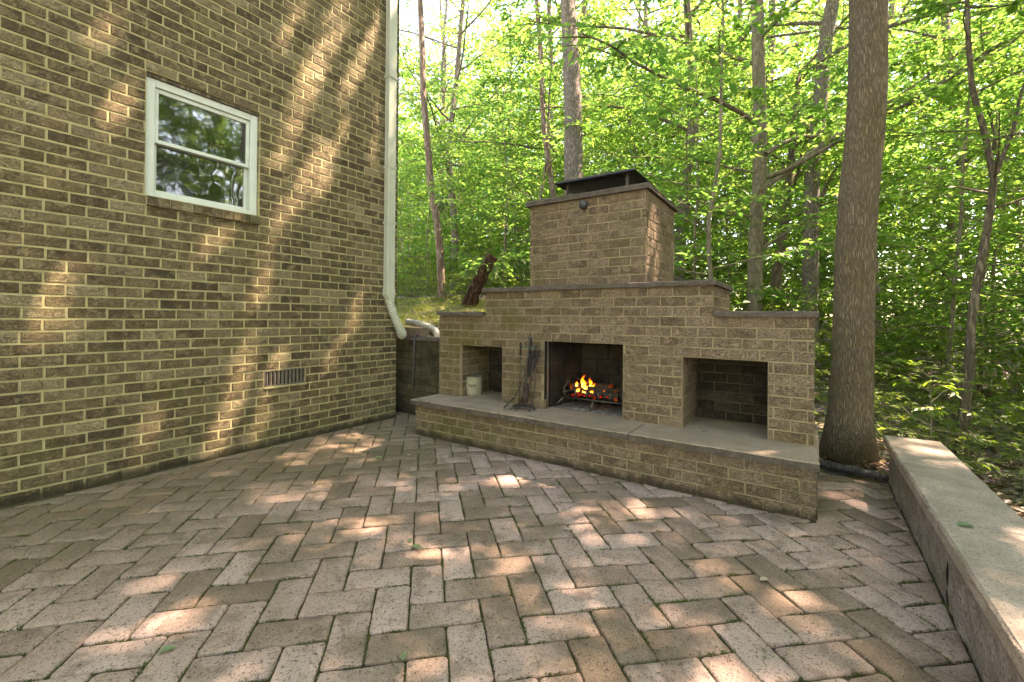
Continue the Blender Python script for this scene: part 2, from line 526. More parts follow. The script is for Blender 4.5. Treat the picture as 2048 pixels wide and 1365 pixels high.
def clip_poly(poly, n, c):
    out = []
    for i in range(len(poly)):
        p, q = poly[i], poly[(i + 1) % len(poly)]
        dp, dq = n[0] * p[0] + n[1] * p[1] - c, n[0] * q[0] + n[1] * q[1] - c
        if dp >= 0: out.append(p)
        if dp * dq < 0:
            t = dp / (dp - dq)
            out.append((p[0] + (q[0] - p[0]) * t, p[1] + (q[1] - p[1]) * t))
    return out

def paver_geo(poly, seed, gap=.0032, rc=.013):
    """rounded, slightly irregular tumbled block over a convex polygon (local coords)"""
    r_ = random.Random(seed)
    n = len(poly)
    cx = sum(p[0] for p in poly) / n; cyy = sum(p[1] for p in poly) / n
    # inset by the gap
    ins = []
    for i in range(n):
        p0, p, p1 = Vector(poly[i - 1]), Vector(poly[i]), Vector(poly[(i + 1) % n])
        d0 = (p - p0); d1 = (p1 - p)
        if d0.length < 1e-5 or d1.length < 1e-5: continue
        d0.normalize(); d1.normalize()
        n0 = Vector((-d0.y, d0.x)); n1 = Vector((-d1.y, d1.x))
        k = 1 + n0.dot(n1)
        if k < .2: k = .2
        ins.append(p + (n0 + n1) / k * gap)
    m_ = len(ins)
    out = []
    for i in range(m_):
        p0, p, p1 = ins[i - 1], ins[i], ins[(i + 1) % m_]
        l0, l1 = (p0 - p).length, (p1 - p).length
        r0 = min(rc * r_.uniform(.7, 1.5), l0 * .4, l1 * .4)
        a = p + (p0 - p).normalized() * r0; b = p + (p1 - p).normalized() * r0
        out += [a, (a + b) * .25 + p * .5, b]
        if l1 > .1:
            ks = 2 if l1 > .2 else 1
            for k in range(ks):
                f = (k + 1) / (ks + 1)
                e = b.lerp(p1 + (p - p1).normalized() * r0, f)
                nn = (Vector((cx, cyy)) - e).normalized()
                out.append(e + nn * r_.uniform(-.0012, .0028))
    V, F = [], []
    N = len(out)
    c = Vector((cx, cyy))
    for (ins_, z) in ((0, -.04), (.0005, -.0085), (.004, -.0025), (.011, 0.0)):
        for q in out:
            d = c - q
            V.append((*(q + d.normalized() * min(ins_, d.length * .5)), z + (r_.uniform(-.0012, .0012) if z > -.01 else 0)))
    for k in range(3):
        for i in range(N):
            j = (i + 1) % N
            F.append((k * N + i, k * N + j, (k + 1) * N + j, (k + 1) * N + i))
    V.append((cx, cyy, r_.uniform(-.001, .002)))
    for i in range(N):
        F.append((3 * N + i, 3 * N + (i + 1) % N, 4 * N))
    return V, F

full = [paver_geo([(-W * .975, -W / 2), (W * .975, -W / 2), (W * .975, W / 2), (-W * .975, W / 2)], 100 + k) for k in range(10)]
full_me = []
for k, (v, f) in enumerate(full):
    me = bpy.data.meshes.new('paver'); me.from_pydata(v, [], f)
    for p in me.polygons: p.use_smooth = True
    me.materials.append(M['paver']); full_me.append(me)

pav = []
def in_view(x, y, z=0):
    d = Vector((x, y, z)) - CAM
    zz = d.dot(fw)
    if zz < .2: return None
    return (1024 + 883.2 * d.dot(r2) / zz, 632.4 - 883.2 * d.dot(u2) / zz, zz)
for k in range(-40, 60):
    for m_ in range(-20, 20):
        for (a, b, la, lb) in ((k + 4 * m_, k, 2, 1), (k + 4 * m_ + 3, k, 1, 2)):
            if abs(a) > 34 or abs(b) > 45: continue
            cor = [lat(a, b), lat(a + la, b), lat(a + la, b + lb), lat(a, b + lb)]
            cx = sum(p[0] for p in cor) / 4; cyy = sum(p[1] for p in cor) / 4
            if cx < -.8 or cx > 4.95 or cyy < -1.2 or cyy > 4.6: continue
            poly = cor
            if cyy < 3.75 or cx > 3: poly = clip_poly(poly, (1, 0), .004)
            poly = clip_poly(poly, (-1, 0), -4.742)
            poly = clip_poly(poly, (0, -1), -(3.965 if cx < 2 else 4.415))
            if len(poly) < 3: continue
            ar = abs(sum(poly[i][0] * poly[(i + 1) % len(poly)][1] - poly[(i + 1) % len(poly)][0] * poly[i][1] for i in range(len(poly)))) / 2
            if ar < .0006: continue
            if .9 < cx < 4.2 and cyy > 3.45: continue
            if cx < -.15 and cyy < 3.6: continue
            whole = len(poly) == 4 and ar > .0455
            pav.append((cx, cyy, poly, whole, la, ar))
def view_size(p):
    q = in_view(p[0], p[1])
    if q is None or q[0] < -150 or q[0] > 2200 or q[1] > 1500: return 0
    return p[5] / q[2] ** 3
pav.sort(key=view_size, reverse=True)
rest = MB()
PAVS = []
for i, (cx, cyy, poly, whole, la, ar) in enumerate(pav):
    dz = random.gauss(0, .0022)
    if whole:
        c0, c1 = Vector(poly[0]), Vector(poly[1])
        d = (c1 - c0) if la == 2 else (Vector(poly[3]) - c0)
        ang = math.atan2(d.y, d.x) + random.gauss(0, .006) + (math.pi if random.random() < .5 else 0)
        gi = random.randrange(len(full_me))
        Mx = Matrix.Translation((cx, cyy, dz)) @ Matrix.Rotation(ang, 4, 'Z') @ Matrix.Rotation(random.gauss(0, .006), 4, 'X') @ Matrix.Rotation(random.gauss(0, .004), 4, 'Y')
        vv, ff = full[gi]; me = full_me[gi]
    else:
        loc = [(p[0] - cx, p[1] - cyy) for p in poly]
        vv, ff = paver_geo(loc, i)
        Mx = Matrix.Translation((cx, cyy, dz)); me = None
    if i < 300:
        if me is None:
            me = bpy.data.meshes.new('paver'); me.from_pydata(vv, [], ff)
            for p in me.polygons: p.use_smooth = True
            me.materials.append(M['paver'])
        o = link('paver', me, patio); o.matrix_local = Mx
    else:
        rest.add([Mx @ Vector(v) for v in vv], ff)
ro_ = rest.obj('paver', M['paver'], patio, smooth=True)
tag(ro_, 'remaining smaller pavers at the far edges of the patio', kind='stuff')

# moss tufts and leaf crumbs in and on the paving
Vm, Fm = [], []
for i, (cx, cyy, poly, whole, la, ar) in enumerate(pav):
    q = in_view(cx, cyy)
    if q is None or q[2] > 4.6: continue
    for e in range(len(poly)):
        p0, p1 = Vector(poly[e]), Vector(poly[(e + 1) % len(poly)])
        if (p1 - p0).length < .06 or random.random() > .72: continue
        t0 = random.uniform(0, .8); t1 = min(1, t0 + random.uniform(.1, .5))
        for _ in range(int(130 * (t1 - t0) * (p1 - p0).length / .3) + 2):
            t = random.uniform(t0, t1)
            c = p0.lerp(p1, t) + Vector((random.gauss(0, .0055), random.gauss(0, .0055)))
            h = random.uniform(.003, .011); w = random.uniform(.0015, .004); an = random.uniform(0, 6.28)
            n = len(Vm); z = -.006
            Vm += [(c.x - w * math.cos(an), c.y - w * math.sin(an), z), (c.x + w * math.cos(an), c.y + w * math.sin(an), z), (c.x + random.gauss(0, .004), c.y + random.gauss(0, .004), z + h)]
            Fm.append((n, n + 1, n + 2))
mo = link('moss', mesh_np('moss', np.array(Vm), np.array(Fm), M['moss']))
tag(mo, 'green moss growing in the joints between the pavers', 'moss', kind='stuff')
Vd, Fd = [], []
for _ in range(7500):
    x = random.uniform(.05, 4.7); y = random.uniform(.2, 3.25)
    q = in_view(x, y)
    if q is None or q[2] > 4.2: continue
    L = random.uniform(.0015, .009); w = random.uniform(.0006, .0018); an = random.uniform(0, 6.28)
    dx, dy = math.cos(an), math.sin(an); n = len(Vd); z = .0045
    for (s, t) in ((-1, -1), (1, -1), (1, 1), (-1, 1)):
        Vd.append((x + s * L * dx - t * w * dy, y + s * L * dy + t * w * dx, z + random.uniform(-.001, .002)))
    Fd.append((n, n + 1, n + 2, n + 3))
de = link('leaf_crumbs', mesh_np('leaf_crumbs', np.array(Vd), np.array(Fd), M['debris']))
tag(de, 'small dark leaf crumbs and needles strewn over the pavers', 'debris', kind='stuff')

# ------------------------------------------------------------------ bricks
BL, BC = .2115, .08
def brick_geo(l, h, seed, d=.03, rough=.0016):
    r_ = random.Random(seed)
    nx, nz = 4, 2
    V, F = [], []
    for j in range(nz + 1):
        for i in range(nx + 1):
            e = i in (0, nx) or j in (0, nz)
            V.append((-l / 2 + .004 + (l - .008) * i / nx + (r_.uniform(-.0018, .0018) if e else 0),
                      r_.uniform(-rough, rough) + (.0006 if e else 0),
                      -h / 2 + .003 + (h - .006) * j / nz + (r_.uniform(-.0016, .0016) if e else 0)))
    g = lambda i, j: j * (nx + 1) + i
    for j in range(nz):
        for i in range(nx): F.append((g(i, j), g(i + 1, j), g(i + 1, j + 1), g(i, j + 1)))
    per = [(i, 0) for i in range(nx)] + [(nx, j) for j in range(nz)] + [(i, nz) for i in range(nx, 0, -1)] + [(0, j) for j in range(nz, 0, -1)]
    N = len(per)
    b0 = len(V)
    for dep in (.0035, d):
        for (i, j) in per:
            V.append((-l / 2 + l * i / nx + r_.uniform(-.0008, .0008), dep, -h / 2 + h * j / nz + r_.uniform(-.0008, .0008)))
    for k in range(N):
        k2 = (k + 1) % N
        F.append((g(*per[k2]), g(*per[k]), b0 + k, b0 + k2))
        F.append((b0 + k2, b0 + k, b0 + N + k, b0 + N + k2))
    return V, F

class Bricks:
    """collects brick placements; the largest in view become objects, the rest one stuff mesh"""
    def __init__(self, mat_, L, H, joint=.0105):
        self.items = []; self.mat = mat_; self.L = L; self.H = H; self.j = joint
        self.geo = [brick_geo(L - joint, H - joint, 7 + k) for k in range(10)]
        self.me = []
        for (v, f) in self.geo:
            me = bpy.data.meshes.new('brick'); me.from_pydata(v, [], f); me.materials.append(mat_); self.me.append(me)
    def put(self, c, facing, length, part, height=None):
        """facing: angle of the outward normal round Z; 0 = towards -Y"""
        self.items.append((Vector(c), facing, length, height or self.H, part))
    def wall(self, origin, direc, facing, a0, a1, z0, z1, phase, part, holes=(), course=None):
        """running bond between a0..a1 along direc"""
        c = course or self.H
        nrow = int(round((z1 - z0) / c))
        for r in range(nrow):
            zz0 = z0 + r * c; zm = zz0 + c / 2
            iv = [(a0, a1)]
            for (h0, h1, k0, k1) in holes:
                if k0 + .02 < zm < k1 - .0:
                    nv = []
                    for (p, q) in iv:
                        if h1 <= p or h0 >= q: nv.append((p, q)); continue
                        if h0 > p: nv.append((p, h0))
                        if h1 < q: nv.append((h1, q))
                    iv = nv
            for (p, q) in iv:
                s = phase + (self.L / 2 if r % 2 else 0) + random.gauss(0, .004)
                k = math.floor((p - s) / self.L)
                e = s + k * self.L
                while e < q - .001:
                    b0, b1 = max(e, p), min(e + self.L, q)
                    if b1 - b0 > .028:
                        mid = (b0 + b1) / 2
                        self.put(Vector(origin) + Vector(direc) * mid + Vector((0, 0, zm)), facing, b1 - b0, part)
                    e += self.L
    def build(self, n_obj, holder):
        def size(it):
            q = in_view(*it[0])
            if q is None or not (-40 < q[0] < 2090 and -40 < q[1] < 1400): return 0
            nrm = Vector((math.sin(it[1]), -math.cos(it[1]), 0))
            d = (CAM - it[0])
            return it[2] * it[3] * max(0, nrm.dot(d.normalized())) / d.length_squared
        self.items.sort(key=size, reverse=True)
        rest = MB()
        for i, (c, fc, ln, hh, part) in enumerate(self.items):
            g = random.randrange(len(self.me))
            s = (ln - self.j) / (self.L - self.j)
            flip = -1 if False else 1
            Mx = Matrix.Translation(c + Vector((random.gauss(0, .0008), random.gauss(0, .0008), random.gauss(0, .0012)))) @ Matrix.Rotation(fc, 4, 'Z') @ Matrix.Rotation(random.gauss(0, .004), 4, 'Y') @ Matrix.Diagonal((s, 1, (hh - self.j) / (self.H - self.j), 1))
            if i < n_obj and size(self.items[i]) > 0:
                o = link('brick', self.me[g]); local(o, part)
                o.matrix_basis = Mx
            else:
                v, f = self.geo[g]
                rest.add([Mx @ Vector(p) for p in v], f)
        if rest.v:
            o = rest.obj('brick', self.mat, holder)
            tag(o, kind='stuff')

def shell(mb, make, a0, a1, z0, z1, holes):
    """flat wall with rectangular holes; make(a,z) gives the point"""
    A = sorted({a0, a1, *[h[0] for h in holes], *[h[1] for h in holes]})
    Z = sorted({z0, z1, *[max(z0, h[2]) for h in holes], *[min(z1, h[3]) for h in holes]})
    A = [a for a in A if a0 <= a <= a1]; Z = [z for z in Z if z0 <= z <= z1]
    for i in range(len(A) - 1):
        for j in range(len(Z) - 1):
            am, zm = (A[i] + A[i + 1]) / 2, (Z[j] + Z[j + 1]) / 2
            if any(h[0] < am < h[1] and h[2] < zm < h[3] for h in holes): continue
            mb.quad(make(A[i], Z[j]), make(A[i + 1], Z[j]), make(A[i + 1], Z[j + 1]), make(A[i], Z[j + 1]))

# ------------------------------------------------------------------ house
HY = 3.73; HTOP = 6.4
house = empty('brick_house', (-3, -1, 0))
tag(house, 'brown brick house with small white window and downspout at its corner', 'house')
win = (1.222, 2.068, 2.165, 3.125)
ven = (2.133, 2.538, .566, .719)
hw = MB()
shell(hw, lambda a, z: (-.0055, a, z), -4.0, HY - .004, -.05, HTOP, [win, ven])
for (h0, h1, k0, k1), dep in ((win, .16), (ven, .05)):
    x0, x1 = -.0055, -dep
    hw.quad((x0, h0, k0), (x0, h1, k0), (x1, h1, k0), (x1, h0, k0))
    hw.quad((x0, h0, k1), (x1, h0, k1), (x1, h1, k1), (x0, h1, k1))
    hw.quad((x0, h0, k0), (x1, h0, k0), (x1, h0, k1), (x0, h0, k1))
    hw.quad((x0, h1, k0), (x0, h1, k1), (x1, h1, k1), (x1, h1, k0))
hw.quad((-.0055, HY - .004, -.05), (-6, HY - .004, -.05), (-6, HY - .004, HTOP), (-.0055, HY - .004, HTOP))
hw.quad((-.0055, -4, -.05), (-.0055, -4, HTOP), (-6, -4, HTOP), (-6, -4, -.05))
hw.quad((-6, -4, -.05), (-6, -4, HTOP), (-6, HY, HTOP), (-6, HY, -.05))
hw.obj('wall', M['mortar'], house)
HB = Bricks(M['brick'], BL, BC, .0135)
HB.wall((0, 0, 0), (0, 1, 0), R(90), -.6, HY, .003, 5.203, 3.65 - 20 * BL, house, [win, ven])
# reveal returns on the far jamb of the window and of the end wall
for r in range(12):
    z = 2.163 + .04 + r * .08
    HB.put((-.028, 2.068, z), R(0), .05, house)
HB.build(300, house)
# rowlock sill
sill = empty('window_sill', (0, 1.64, 2.12)); local(sill, house)
sb = [brick_geo(.069, .075, 60 + k, .09) for k in range(4)]
sbm = []
for v, f in sb:
    me = bpy.data.meshes.new('brick'); me.from_pydata(v, [], f); me.materials.append(M['brick']); sbm.append(me)
for k in range(11):
    o = link('brick', sbm[k % 4]); local(o, sill)
    o.matrix_basis = Matrix.Translation((.022, 1.228 + .0385 + k * .0767, 2.118)) @ Matrix.Rotation(R(90), 4, 'Z') @ Matrix.Rotation(R(-3), 4, 'X')
sm_ = MB().box(-.1, .010, 1.226, 2.066, 2.088, 2.148).obj('mortar_bed', M['mortar'], sill)
# window
wd = empty('window', (-.05, 1.64, 2.64)); local(wd, house)
wy0, wy1, wz0, wz1 = 1.226, 2.064, 2.158, 3.092
XF = -.035
MB().box(-.158, -.02, wy0, wy1, wz1 + .002, 3.126).obj('painted_lintel_shadow', M['bark_dark'], wd)  # dark box filling the head gap; soffit shadow put into its colour
fr = MB()
fr.box(-.12, XF, wy0, wy0 + .062, wz0, wz1).box(-.12, XF, wy1 - .062, wy1, wz0, wz1)
fr.box(-.12, XF, wy0 + .062, wy1 - .062, wz1 - .058, wz1).box(-.12, XF + .008, wy0 + .062, wy1 - .062, wz0, wz0 + .045)
fr.obj('frame', M['white'], wd, bevel=.004)
iy0, iy1 = wy0 + .064, wy1 - .064
zm = (wz0 + wz1) / 2 - .008
def sash(name, y0, y1, z0, z1, x, gm):
    s = MB()
    s.box(x - .03, x, y0, y0 + .026, z0, z1).box(x - .03, x, y1 - .026, y1, z0, z1)
    s.box(x - .03, x, y0 + .026, y1 - .026, z1 - .034, z1).box(x - .03, x, y0 + .026, y1 - .026, z0, z0 + .03)
    so_ = s.obj(name, M['white'], wd, bevel=.003)
    g = MB().box(x - .022, x - .014, y0 + .024, y1 - .024, z0 + .028, z1 - .032).obj('pane', gm)
    local(g, so_)
    return so_
sash('sash', iy0, iy1, zm - .018, wz1 - .06, XF - .018, M['glass'])
sash('sash', iy0, iy1, wz0 + .047, zm + .014, XF - .052, M['glass_wavy'])
MB().box(-.30, -.16, 1.1, 2.2, 2.05, 3.2).obj('room_backing', M['dark'], wd)
# foundation vent
vt = empty('foundation_vent', (0, 2.33, .6)); local(vt, house)
MB().box(-.055, -.035, ven[0], ven[1], ven[2], ven[3]).obj('backing', M['dark'], vt)
vf = MB()
vf.box(-.034, -.004, ven[0] + .002, ven[0] + .012, ven[2], ven[3]).box(-.034, -.004, ven[1] - .012, ven[1] - .002, ven[2], ven[3])
vf.box(-.034, -.004, ven[0] + .012, ven[1] - .012, ven[2] + .002, ven[2] + .010).box(-.034, -.004, ven[0] + .012, ven[1] - .012, ven[3] - .010, ven[3] - .002)
vf.obj('frame', M['vent'], vt)
slat = MB().box(-.009, .009, -.0085, .0085, ven[2] + .011 - .6, ven[3] - .011 - .6).mesh('slat', M['vent'])
for k in range(10):
    o = link('slat', slat); local(o, vt)
    o.matrix_basis = Matrix.Translation((-.021, ven[0] + .030 + k * .0383, .6)) @ Matrix.Rotation(R(28), 4, 'Z')
MB().box(-.02, .012, ven[0] - .01, ven[1] + .01, .550, .5655).obj('ledge', M['mortar'], vt)
# downspout
ds = empty('downspout', (.05, 3.56, 1.5)); local(ds, house)
pf = [(.006, 3.515), (.012, 3.503), (.030, 3.507), (.060, 3.503), (.078, 3.503), (.084, 3.512), (.080, 3.540), (.080, 3.582), (.084, 3.610), (.078, 3.619), (.060, 3.619), (.030, 3.615), (.012, 3.619), (.006, 3.607)]
d = MB(); n = len(pf)
d.add([(x, y, 1.555) for x, y in pf] + [(x, y, HTOP - .2) for x, y in pf], [(i, (i + 1) % n, n + (i + 1) % n, n + i) for i in range(n)])
d.obj('pipe', M['spout'], ds)
d = MB()
pf2 = [(x + (.006 if x > .04 else -.004), y + (.006 if y > 3.56 else -.006)) for x, y in pf]
pf3 = [(.045 + .052 * math.cos(q), 3.572 + .054 * math.sin(q)) for q in [math.radians(200 + 320 * 0 - 360 * 0 + k * -360 / n) for k in range(n)]]
def ringmatch(p):
    base = [math.atan2(y - 3.561, x - .045) for x, y in pf2]
    return [(.045 + .050 * math.cos(a), 3.575 + .052 * math.sin(a)) for a in base]
pr = ringmatch(pf2)
d.add([(x, y, 1.575) for x, y in pf2] + [(x, y, 1.50) for x, y in pf2] + [(x, y, 1.44) for x, y in pr] + [(x, y, 1.40) for x, y in pr],
      [(k * n + i, (k + 1) * n + i, (k + 1) * n + (i + 1) % n, k * n + (i + 1) % n) for k in range(3) for i in range(n)])
d.obj('adapter', M['spout'], ds)
key = [(.045, 3.578, 1.42), (.05, 3.60, 1.34), (.058, 3.635, 1.25), (.066, 3.668, 1.17), (.075, 3.700, 1.105), (.078, 3.728, 1.06), (.06, 3.762, 1.028), (.02, 3.79, 1.01)]
def spline(K, n):
    K = [Vector(k) for k in K]; out = []
    for i in range(len(K) - 1):
        p0, p1, p2, p3 = K[max(i - 1, 0)], K[i], K[i + 1], K[min(i + 2, len(K) - 1)]
        for s in range(n):
            t = s / n
            out.append(.5 * ((2 * p1) + (-p0 + p2) * t + (2 * p0 - 5 * p1 + 4 * p2 - p3) * t * t + (-p0 + 3 * p1 - 3 * p2 + p3) * t ** 3))
    out.append(K[-1]); return out
pth = spline(key, 14)
MB().tube(pth, [.050 + .0055 * math.sin(i * 1.45) for i in range(len(pth))], 18).obj('flexible_elbow', M['spout'], ds, smooth=True)
for z in (2.35, 4.1):
    st_ = MB()
    st_.box(-.006, .088, 3.497, 3.5015, z, z + .03).box(-.006, .088, 3.6205, 3.625, z, z + .03).box(.0885, .0915, 3.497, 3.625, z, z + .03)
    st_.obj('strap', M['spout'], ds)
MB().box(-.002, .0885, 3.4985, 3.6235, 3.02, 3.045).obj('seam_band', M['spout'], ds)
# roof, above the picture
rf = MB()
rf.add([(.03, -4.3, HTOP - .02), (.03, HY + .03, HTOP - .02), (-6.03, HY + .03, HTOP - .02), (-6.03, -4.3, HTOP - .02), (-3, -4.3, HTOP + 1.5), (-3, HY + .03, HTOP + 1.5)],
       [(0, 1, 5, 4), (2, 3, 4, 5), (1, 2, 5), (3, 0, 4), (0, 3, 2, 1)])
rf.obj('roof', M['roof'], house)
# ------------------------------------------------------------------ fireplace
FC = .0806
YF, HT = 3.663, .375
WL, WR, ML, MR = .773, 4.270, 1.423, 3.626
WZ, MZ = HT + 11 * FC, HT + 14 * FC
fire_place = empty('outdoor_fireplace', (2.5, 3.9, 0))
tag(fire_place, 'large stepped brick outdoor fireplace with chimney and raised hearth', 'fireplace')
nl = (1.087, 1.645, HT, HT + 7 * FC)
nf = (2.139, 2.913, HT, HT + 8 * FC)
nr = (3.400, 3.990, HT, HT + 7 * FC)
YB = 4.47
MO = .0055
FB = Bricks(M['fbrick'], .2015, FC)
M['niche_dark'] = brick_mat('dark_niche_brick', [(0, (.028, .020, .014)), (.6, (.050, .037, .025)), (1, (.11, .082, .054))], (.075, .056, .037), (.03, .03, .012), .5)  # brick of the niche backs, darker than the front brick
NB = Bricks(M['niche_dark'], .2015, FC)

surround = MB()
yf = YF + MO
shell(surround, lambda a, z: (a, yf, z), WL + .004, WR - .004, HT - .06, WZ, [nl, nf, nr])
shell(surround, lambda a, z: (a, yf, z), ML + .004, MR - .004, WZ, MZ, [])
def wallx(mb, x, y0, y1, z0, z1, sgn):
    if sgn > 0: mb.quad((x, y0, z0), (x, y1, z0), (x, y1, z1), (x, y0, z1))
    else: mb.quad((x, y0, z0), (x, y0, z1), (x, y1, z1), (x, y1, z0))
wallx(surround, WR - .004, yf, YB, -.05, WZ, 1); wallx(surround, WL + .004, yf, YB, -.05, WZ, -1)
wallx(surround, MR - .004, yf, YB, WZ, MZ, 1); wallx(surround, ML + .004, yf, YB, WZ, MZ, -1)
surround.quad((WL, YB, -.05), (WL, YB, WZ), (WR, YB, WZ), (WR, YB, -.05))
surround.quad((ML, YB, WZ), (ML, YB, MZ), (MR, YB, MZ), (MR, YB, WZ))
# wood stores: side walls, back and ceiling
YN = 4.17
M['dmortar'] = rough_mat('dark_mortar', (.030, .024, .015), (.085, .068, .042), 5)  # darker mortar for the niche linings and low wall core
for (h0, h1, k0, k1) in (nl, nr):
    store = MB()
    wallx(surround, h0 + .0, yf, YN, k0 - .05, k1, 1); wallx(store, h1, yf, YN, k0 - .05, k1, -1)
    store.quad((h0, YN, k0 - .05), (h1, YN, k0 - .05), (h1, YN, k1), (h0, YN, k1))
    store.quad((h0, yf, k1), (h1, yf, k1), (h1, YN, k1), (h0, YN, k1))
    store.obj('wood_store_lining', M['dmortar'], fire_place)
sur = surround.obj('surround', M['fmortar'], fire_place)
FB.wall((0, YF, 0), (1, 0, 0), 0, WL, WR, HT, WZ, 2.515 - .2015 * 12 + .1, sur, [nl, nf, nr])
FB.wall((0, YF, 0), (1, 0, 0), 0, ML, MR, WZ, MZ, 2.515 - .2015 * 12, sur)
FB.wall((MR, 0, 0), (0, 1, 0), R(90), YF + .02, YB, WZ + .001, MZ, YF + .1, sur)
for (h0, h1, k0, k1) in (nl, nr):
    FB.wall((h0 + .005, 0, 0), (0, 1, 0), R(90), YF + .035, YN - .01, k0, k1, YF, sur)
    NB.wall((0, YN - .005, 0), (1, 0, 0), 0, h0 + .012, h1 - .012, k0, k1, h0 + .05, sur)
# hearth
hearth = MB()
HX0, HX1, HYF = .785, 4.282, 3.298
hearth.box(HX0 + .005, HX1 - .005, HYF + MO, YF + .01, -.05, .3225)
ho = hearth.obj('hearth', M['fmortar'], fire_place)
FB.wall((0, HYF, 0), (1, 0, 0), 0, HX0, HX1, 0, 4 * FC, 4.192 - .2015 * 22, ho)
FB.wall((HX1, 0, 0), (0, 1, 0), R(90), HYF + .02, YF + .02, 0, 4 * FC, HYF, ho)
# hearth slabs with rough edges; they run on as floor of the openings
def slab_obj(name, x0, x1, y0, y1, z0, z1, m, parent, seed, rough=.0018, cell=.035, bev=.007, edge=None):
    r_ = random.Random(seed)
    nx = max(2, int((x1 - x0) / cell)); ny = max(2, int((y1 - y0) / cell))
    per = [(x0 + (x1 - x0) * i / nx, y0) for i in range(nx)] + [(x1, y0 + (y1 - y0) * j / ny) for j in range(ny)] + [(x1 - (x1 - x0) * i / nx, y1) for i in range(nx)] + [(x0, y1 - (y1 - y0) * j / ny) for j in range(ny)]
    N = len(per)
    cx, cyy = (x0 + x1) / 2, (y0 + y1) / 2
    V, F = [], []
    prof = [(0, z0), (0, z0 + (z1 - z0) * .5), (.0, z1 - bev), (bev, z1)]
    for k, (ins, z) in enumerate(prof):
        for i, (x, y) in enumerate(per):
            e = abs(r_.gauss(0, rough)) if k in (1, 2) else 0
            dx = -1 if x >= x1 - 1e-6 else (1 if x <= x0 + 1e-6 else 0)
            dy = -1 if y >= y1 - 1e-6 else (1 if y <= y0 + 1e-6 else 0)
            V.append((x + dx * (ins + e), y + dy * (ins + e), z + (r_.gauss(0, .0012) if k >= 2 else 0)))
    for k in range(3):
        for i in range(N):
            j = (i + 1) % N
            F.append((k * N + i, k * N + j, (k + 1) * N + j, (k + 1) * N + i))
    F.append(tuple(3 * N + i for i in range(N)))
    F.append(tuple(N - 1 - i for i in range(N)))
    mb = MB().add(V, F)
    o = mb.obj(name, m, parent)
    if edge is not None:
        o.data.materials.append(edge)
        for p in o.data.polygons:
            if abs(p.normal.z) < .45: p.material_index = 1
    return o
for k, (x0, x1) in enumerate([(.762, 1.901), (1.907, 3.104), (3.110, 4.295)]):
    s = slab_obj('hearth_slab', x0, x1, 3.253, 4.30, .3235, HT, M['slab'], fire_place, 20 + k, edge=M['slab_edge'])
# slab side faces use a darker material than the tops
# capstones
def cap(x0, x1, y0, y1, z0, z1, seed):
    return slab_obj('capstone', x0, x1, y0, y1, z0, z1, M['cap'], fire_place, seed, .0020, .05, .010)
cap(WL - .014, ML - .001, YF - .03, YB + .03, WZ + .001, WZ + .042, 31)
cap(MR + .001, WR + .022, YF - .03, YB + .03, WZ + .001, WZ + .042, 32)
cap(ML - .02, 2.52, YF - .032, YB + .03, MZ + .001, MZ + .043, 33)
cap(2.522, MR + .024, YF - .032, YB + .03, MZ + .001, MZ + .043, 34)
# chimney
CL, CR, YC, YCB = 1.899, 3.077, YF + .10, 4.70
CZ0 = MZ + .043; CZ1 = CZ0 + 10 * FC
ch = MB()
ch.box(CL + MO, CR - MO, YC + MO, YCB, CZ0 - .03, CZ1 + .0005)
cho = ch.obj('chimney', M['fmortar'], fire_place)
FB.wall((0, YC, 0), (1, 0, 0), 0, CL, CR, CZ0, CZ1, CL + .03, cho)
FB.wall((CR, 0, 0), (0, 1, 0), R(90), YC + .018, YCB, CZ0, CZ1, YC + .11, cho)
slab_obj('chimney_capstone', CL - .03, CR + .03, YC - .03, YCB + .05, CZ1 + .001, CZ1 + .052, M['cap'], fire_place, 36, .004, .05, .012)
FB.build(300, fire_place)
NB.build(60, fire_place)
# chimney hood
hood = empty('chimney_hood', (2.5, 4.23, CZ1 + .05)); local(hood, fire_place)
hx0, hx1, hy0, hy1, hz = 2.095, 2.925, 3.915, 4.56, 2.588
ct = CZ1 + .051
h = MB()
def hip(z0, ins, zt, thick):
    pass
o4 = [(hx0, hy0, hz), (hx1, hy0, hz), (hx1, hy1, hz), (hx0, hy1, hz)]
l4 = [(hx0 + .012, hy0 + .012, hz + .022), (hx1 - .012, hy0 + .012, hz + .022), (hx1 - .012, hy1 - .012, hz + .022), (hx0 + .012, hy1 - .012, hz + .022)]
r2_ = [(hx0 + .27, 4.237, hz + .105), (hx1 - .27, 4.237, hz + .105)]
u4 = [(hx0 + .006, hy0 + .006, hz + .003), (hx1 - .006, hy0 + .006, hz + .003), (hx1 - .006, hy1 - .006, hz + .003), (hx0 + .006, hy1 - .006, hz + .003)]
V = o4 + l4 + r2_ + u4 + [(p[0], p[1], p[2] - .012) for p in r2_]
h.add(V, [(0, 1, 5, 4), (1, 2, 6, 5), (2, 3, 7, 6), (3, 0, 4, 7), (4, 5, 9, 8), (5, 6, 9), (6, 7, 8, 9), (7, 4, 8),
          (0, 10, 11, 1), (1, 11, 12, 2), (2, 12, 13, 3), (3, 13, 10, 0), (10, 14, 15, 11), (11, 15, 12), (12, 15, 14, 13), (13, 14, 10)])
h.obj('lid', M['black_metal'], hood)
for (x, y) in ((2.20, 4.0), (2.82, 4.0), (2.82, 4.47), (2.20, 4.47)):
    MB().box(x - .013, x + .013, y - .004, y + .004, ct - .01, hz + .03).obj('post', M['iron'], hood)
MB().box(2.17, 2.85, 3.98, 4.49, ct - .008, ct + .012).obj('base_flange', M['black_metal'], hood)
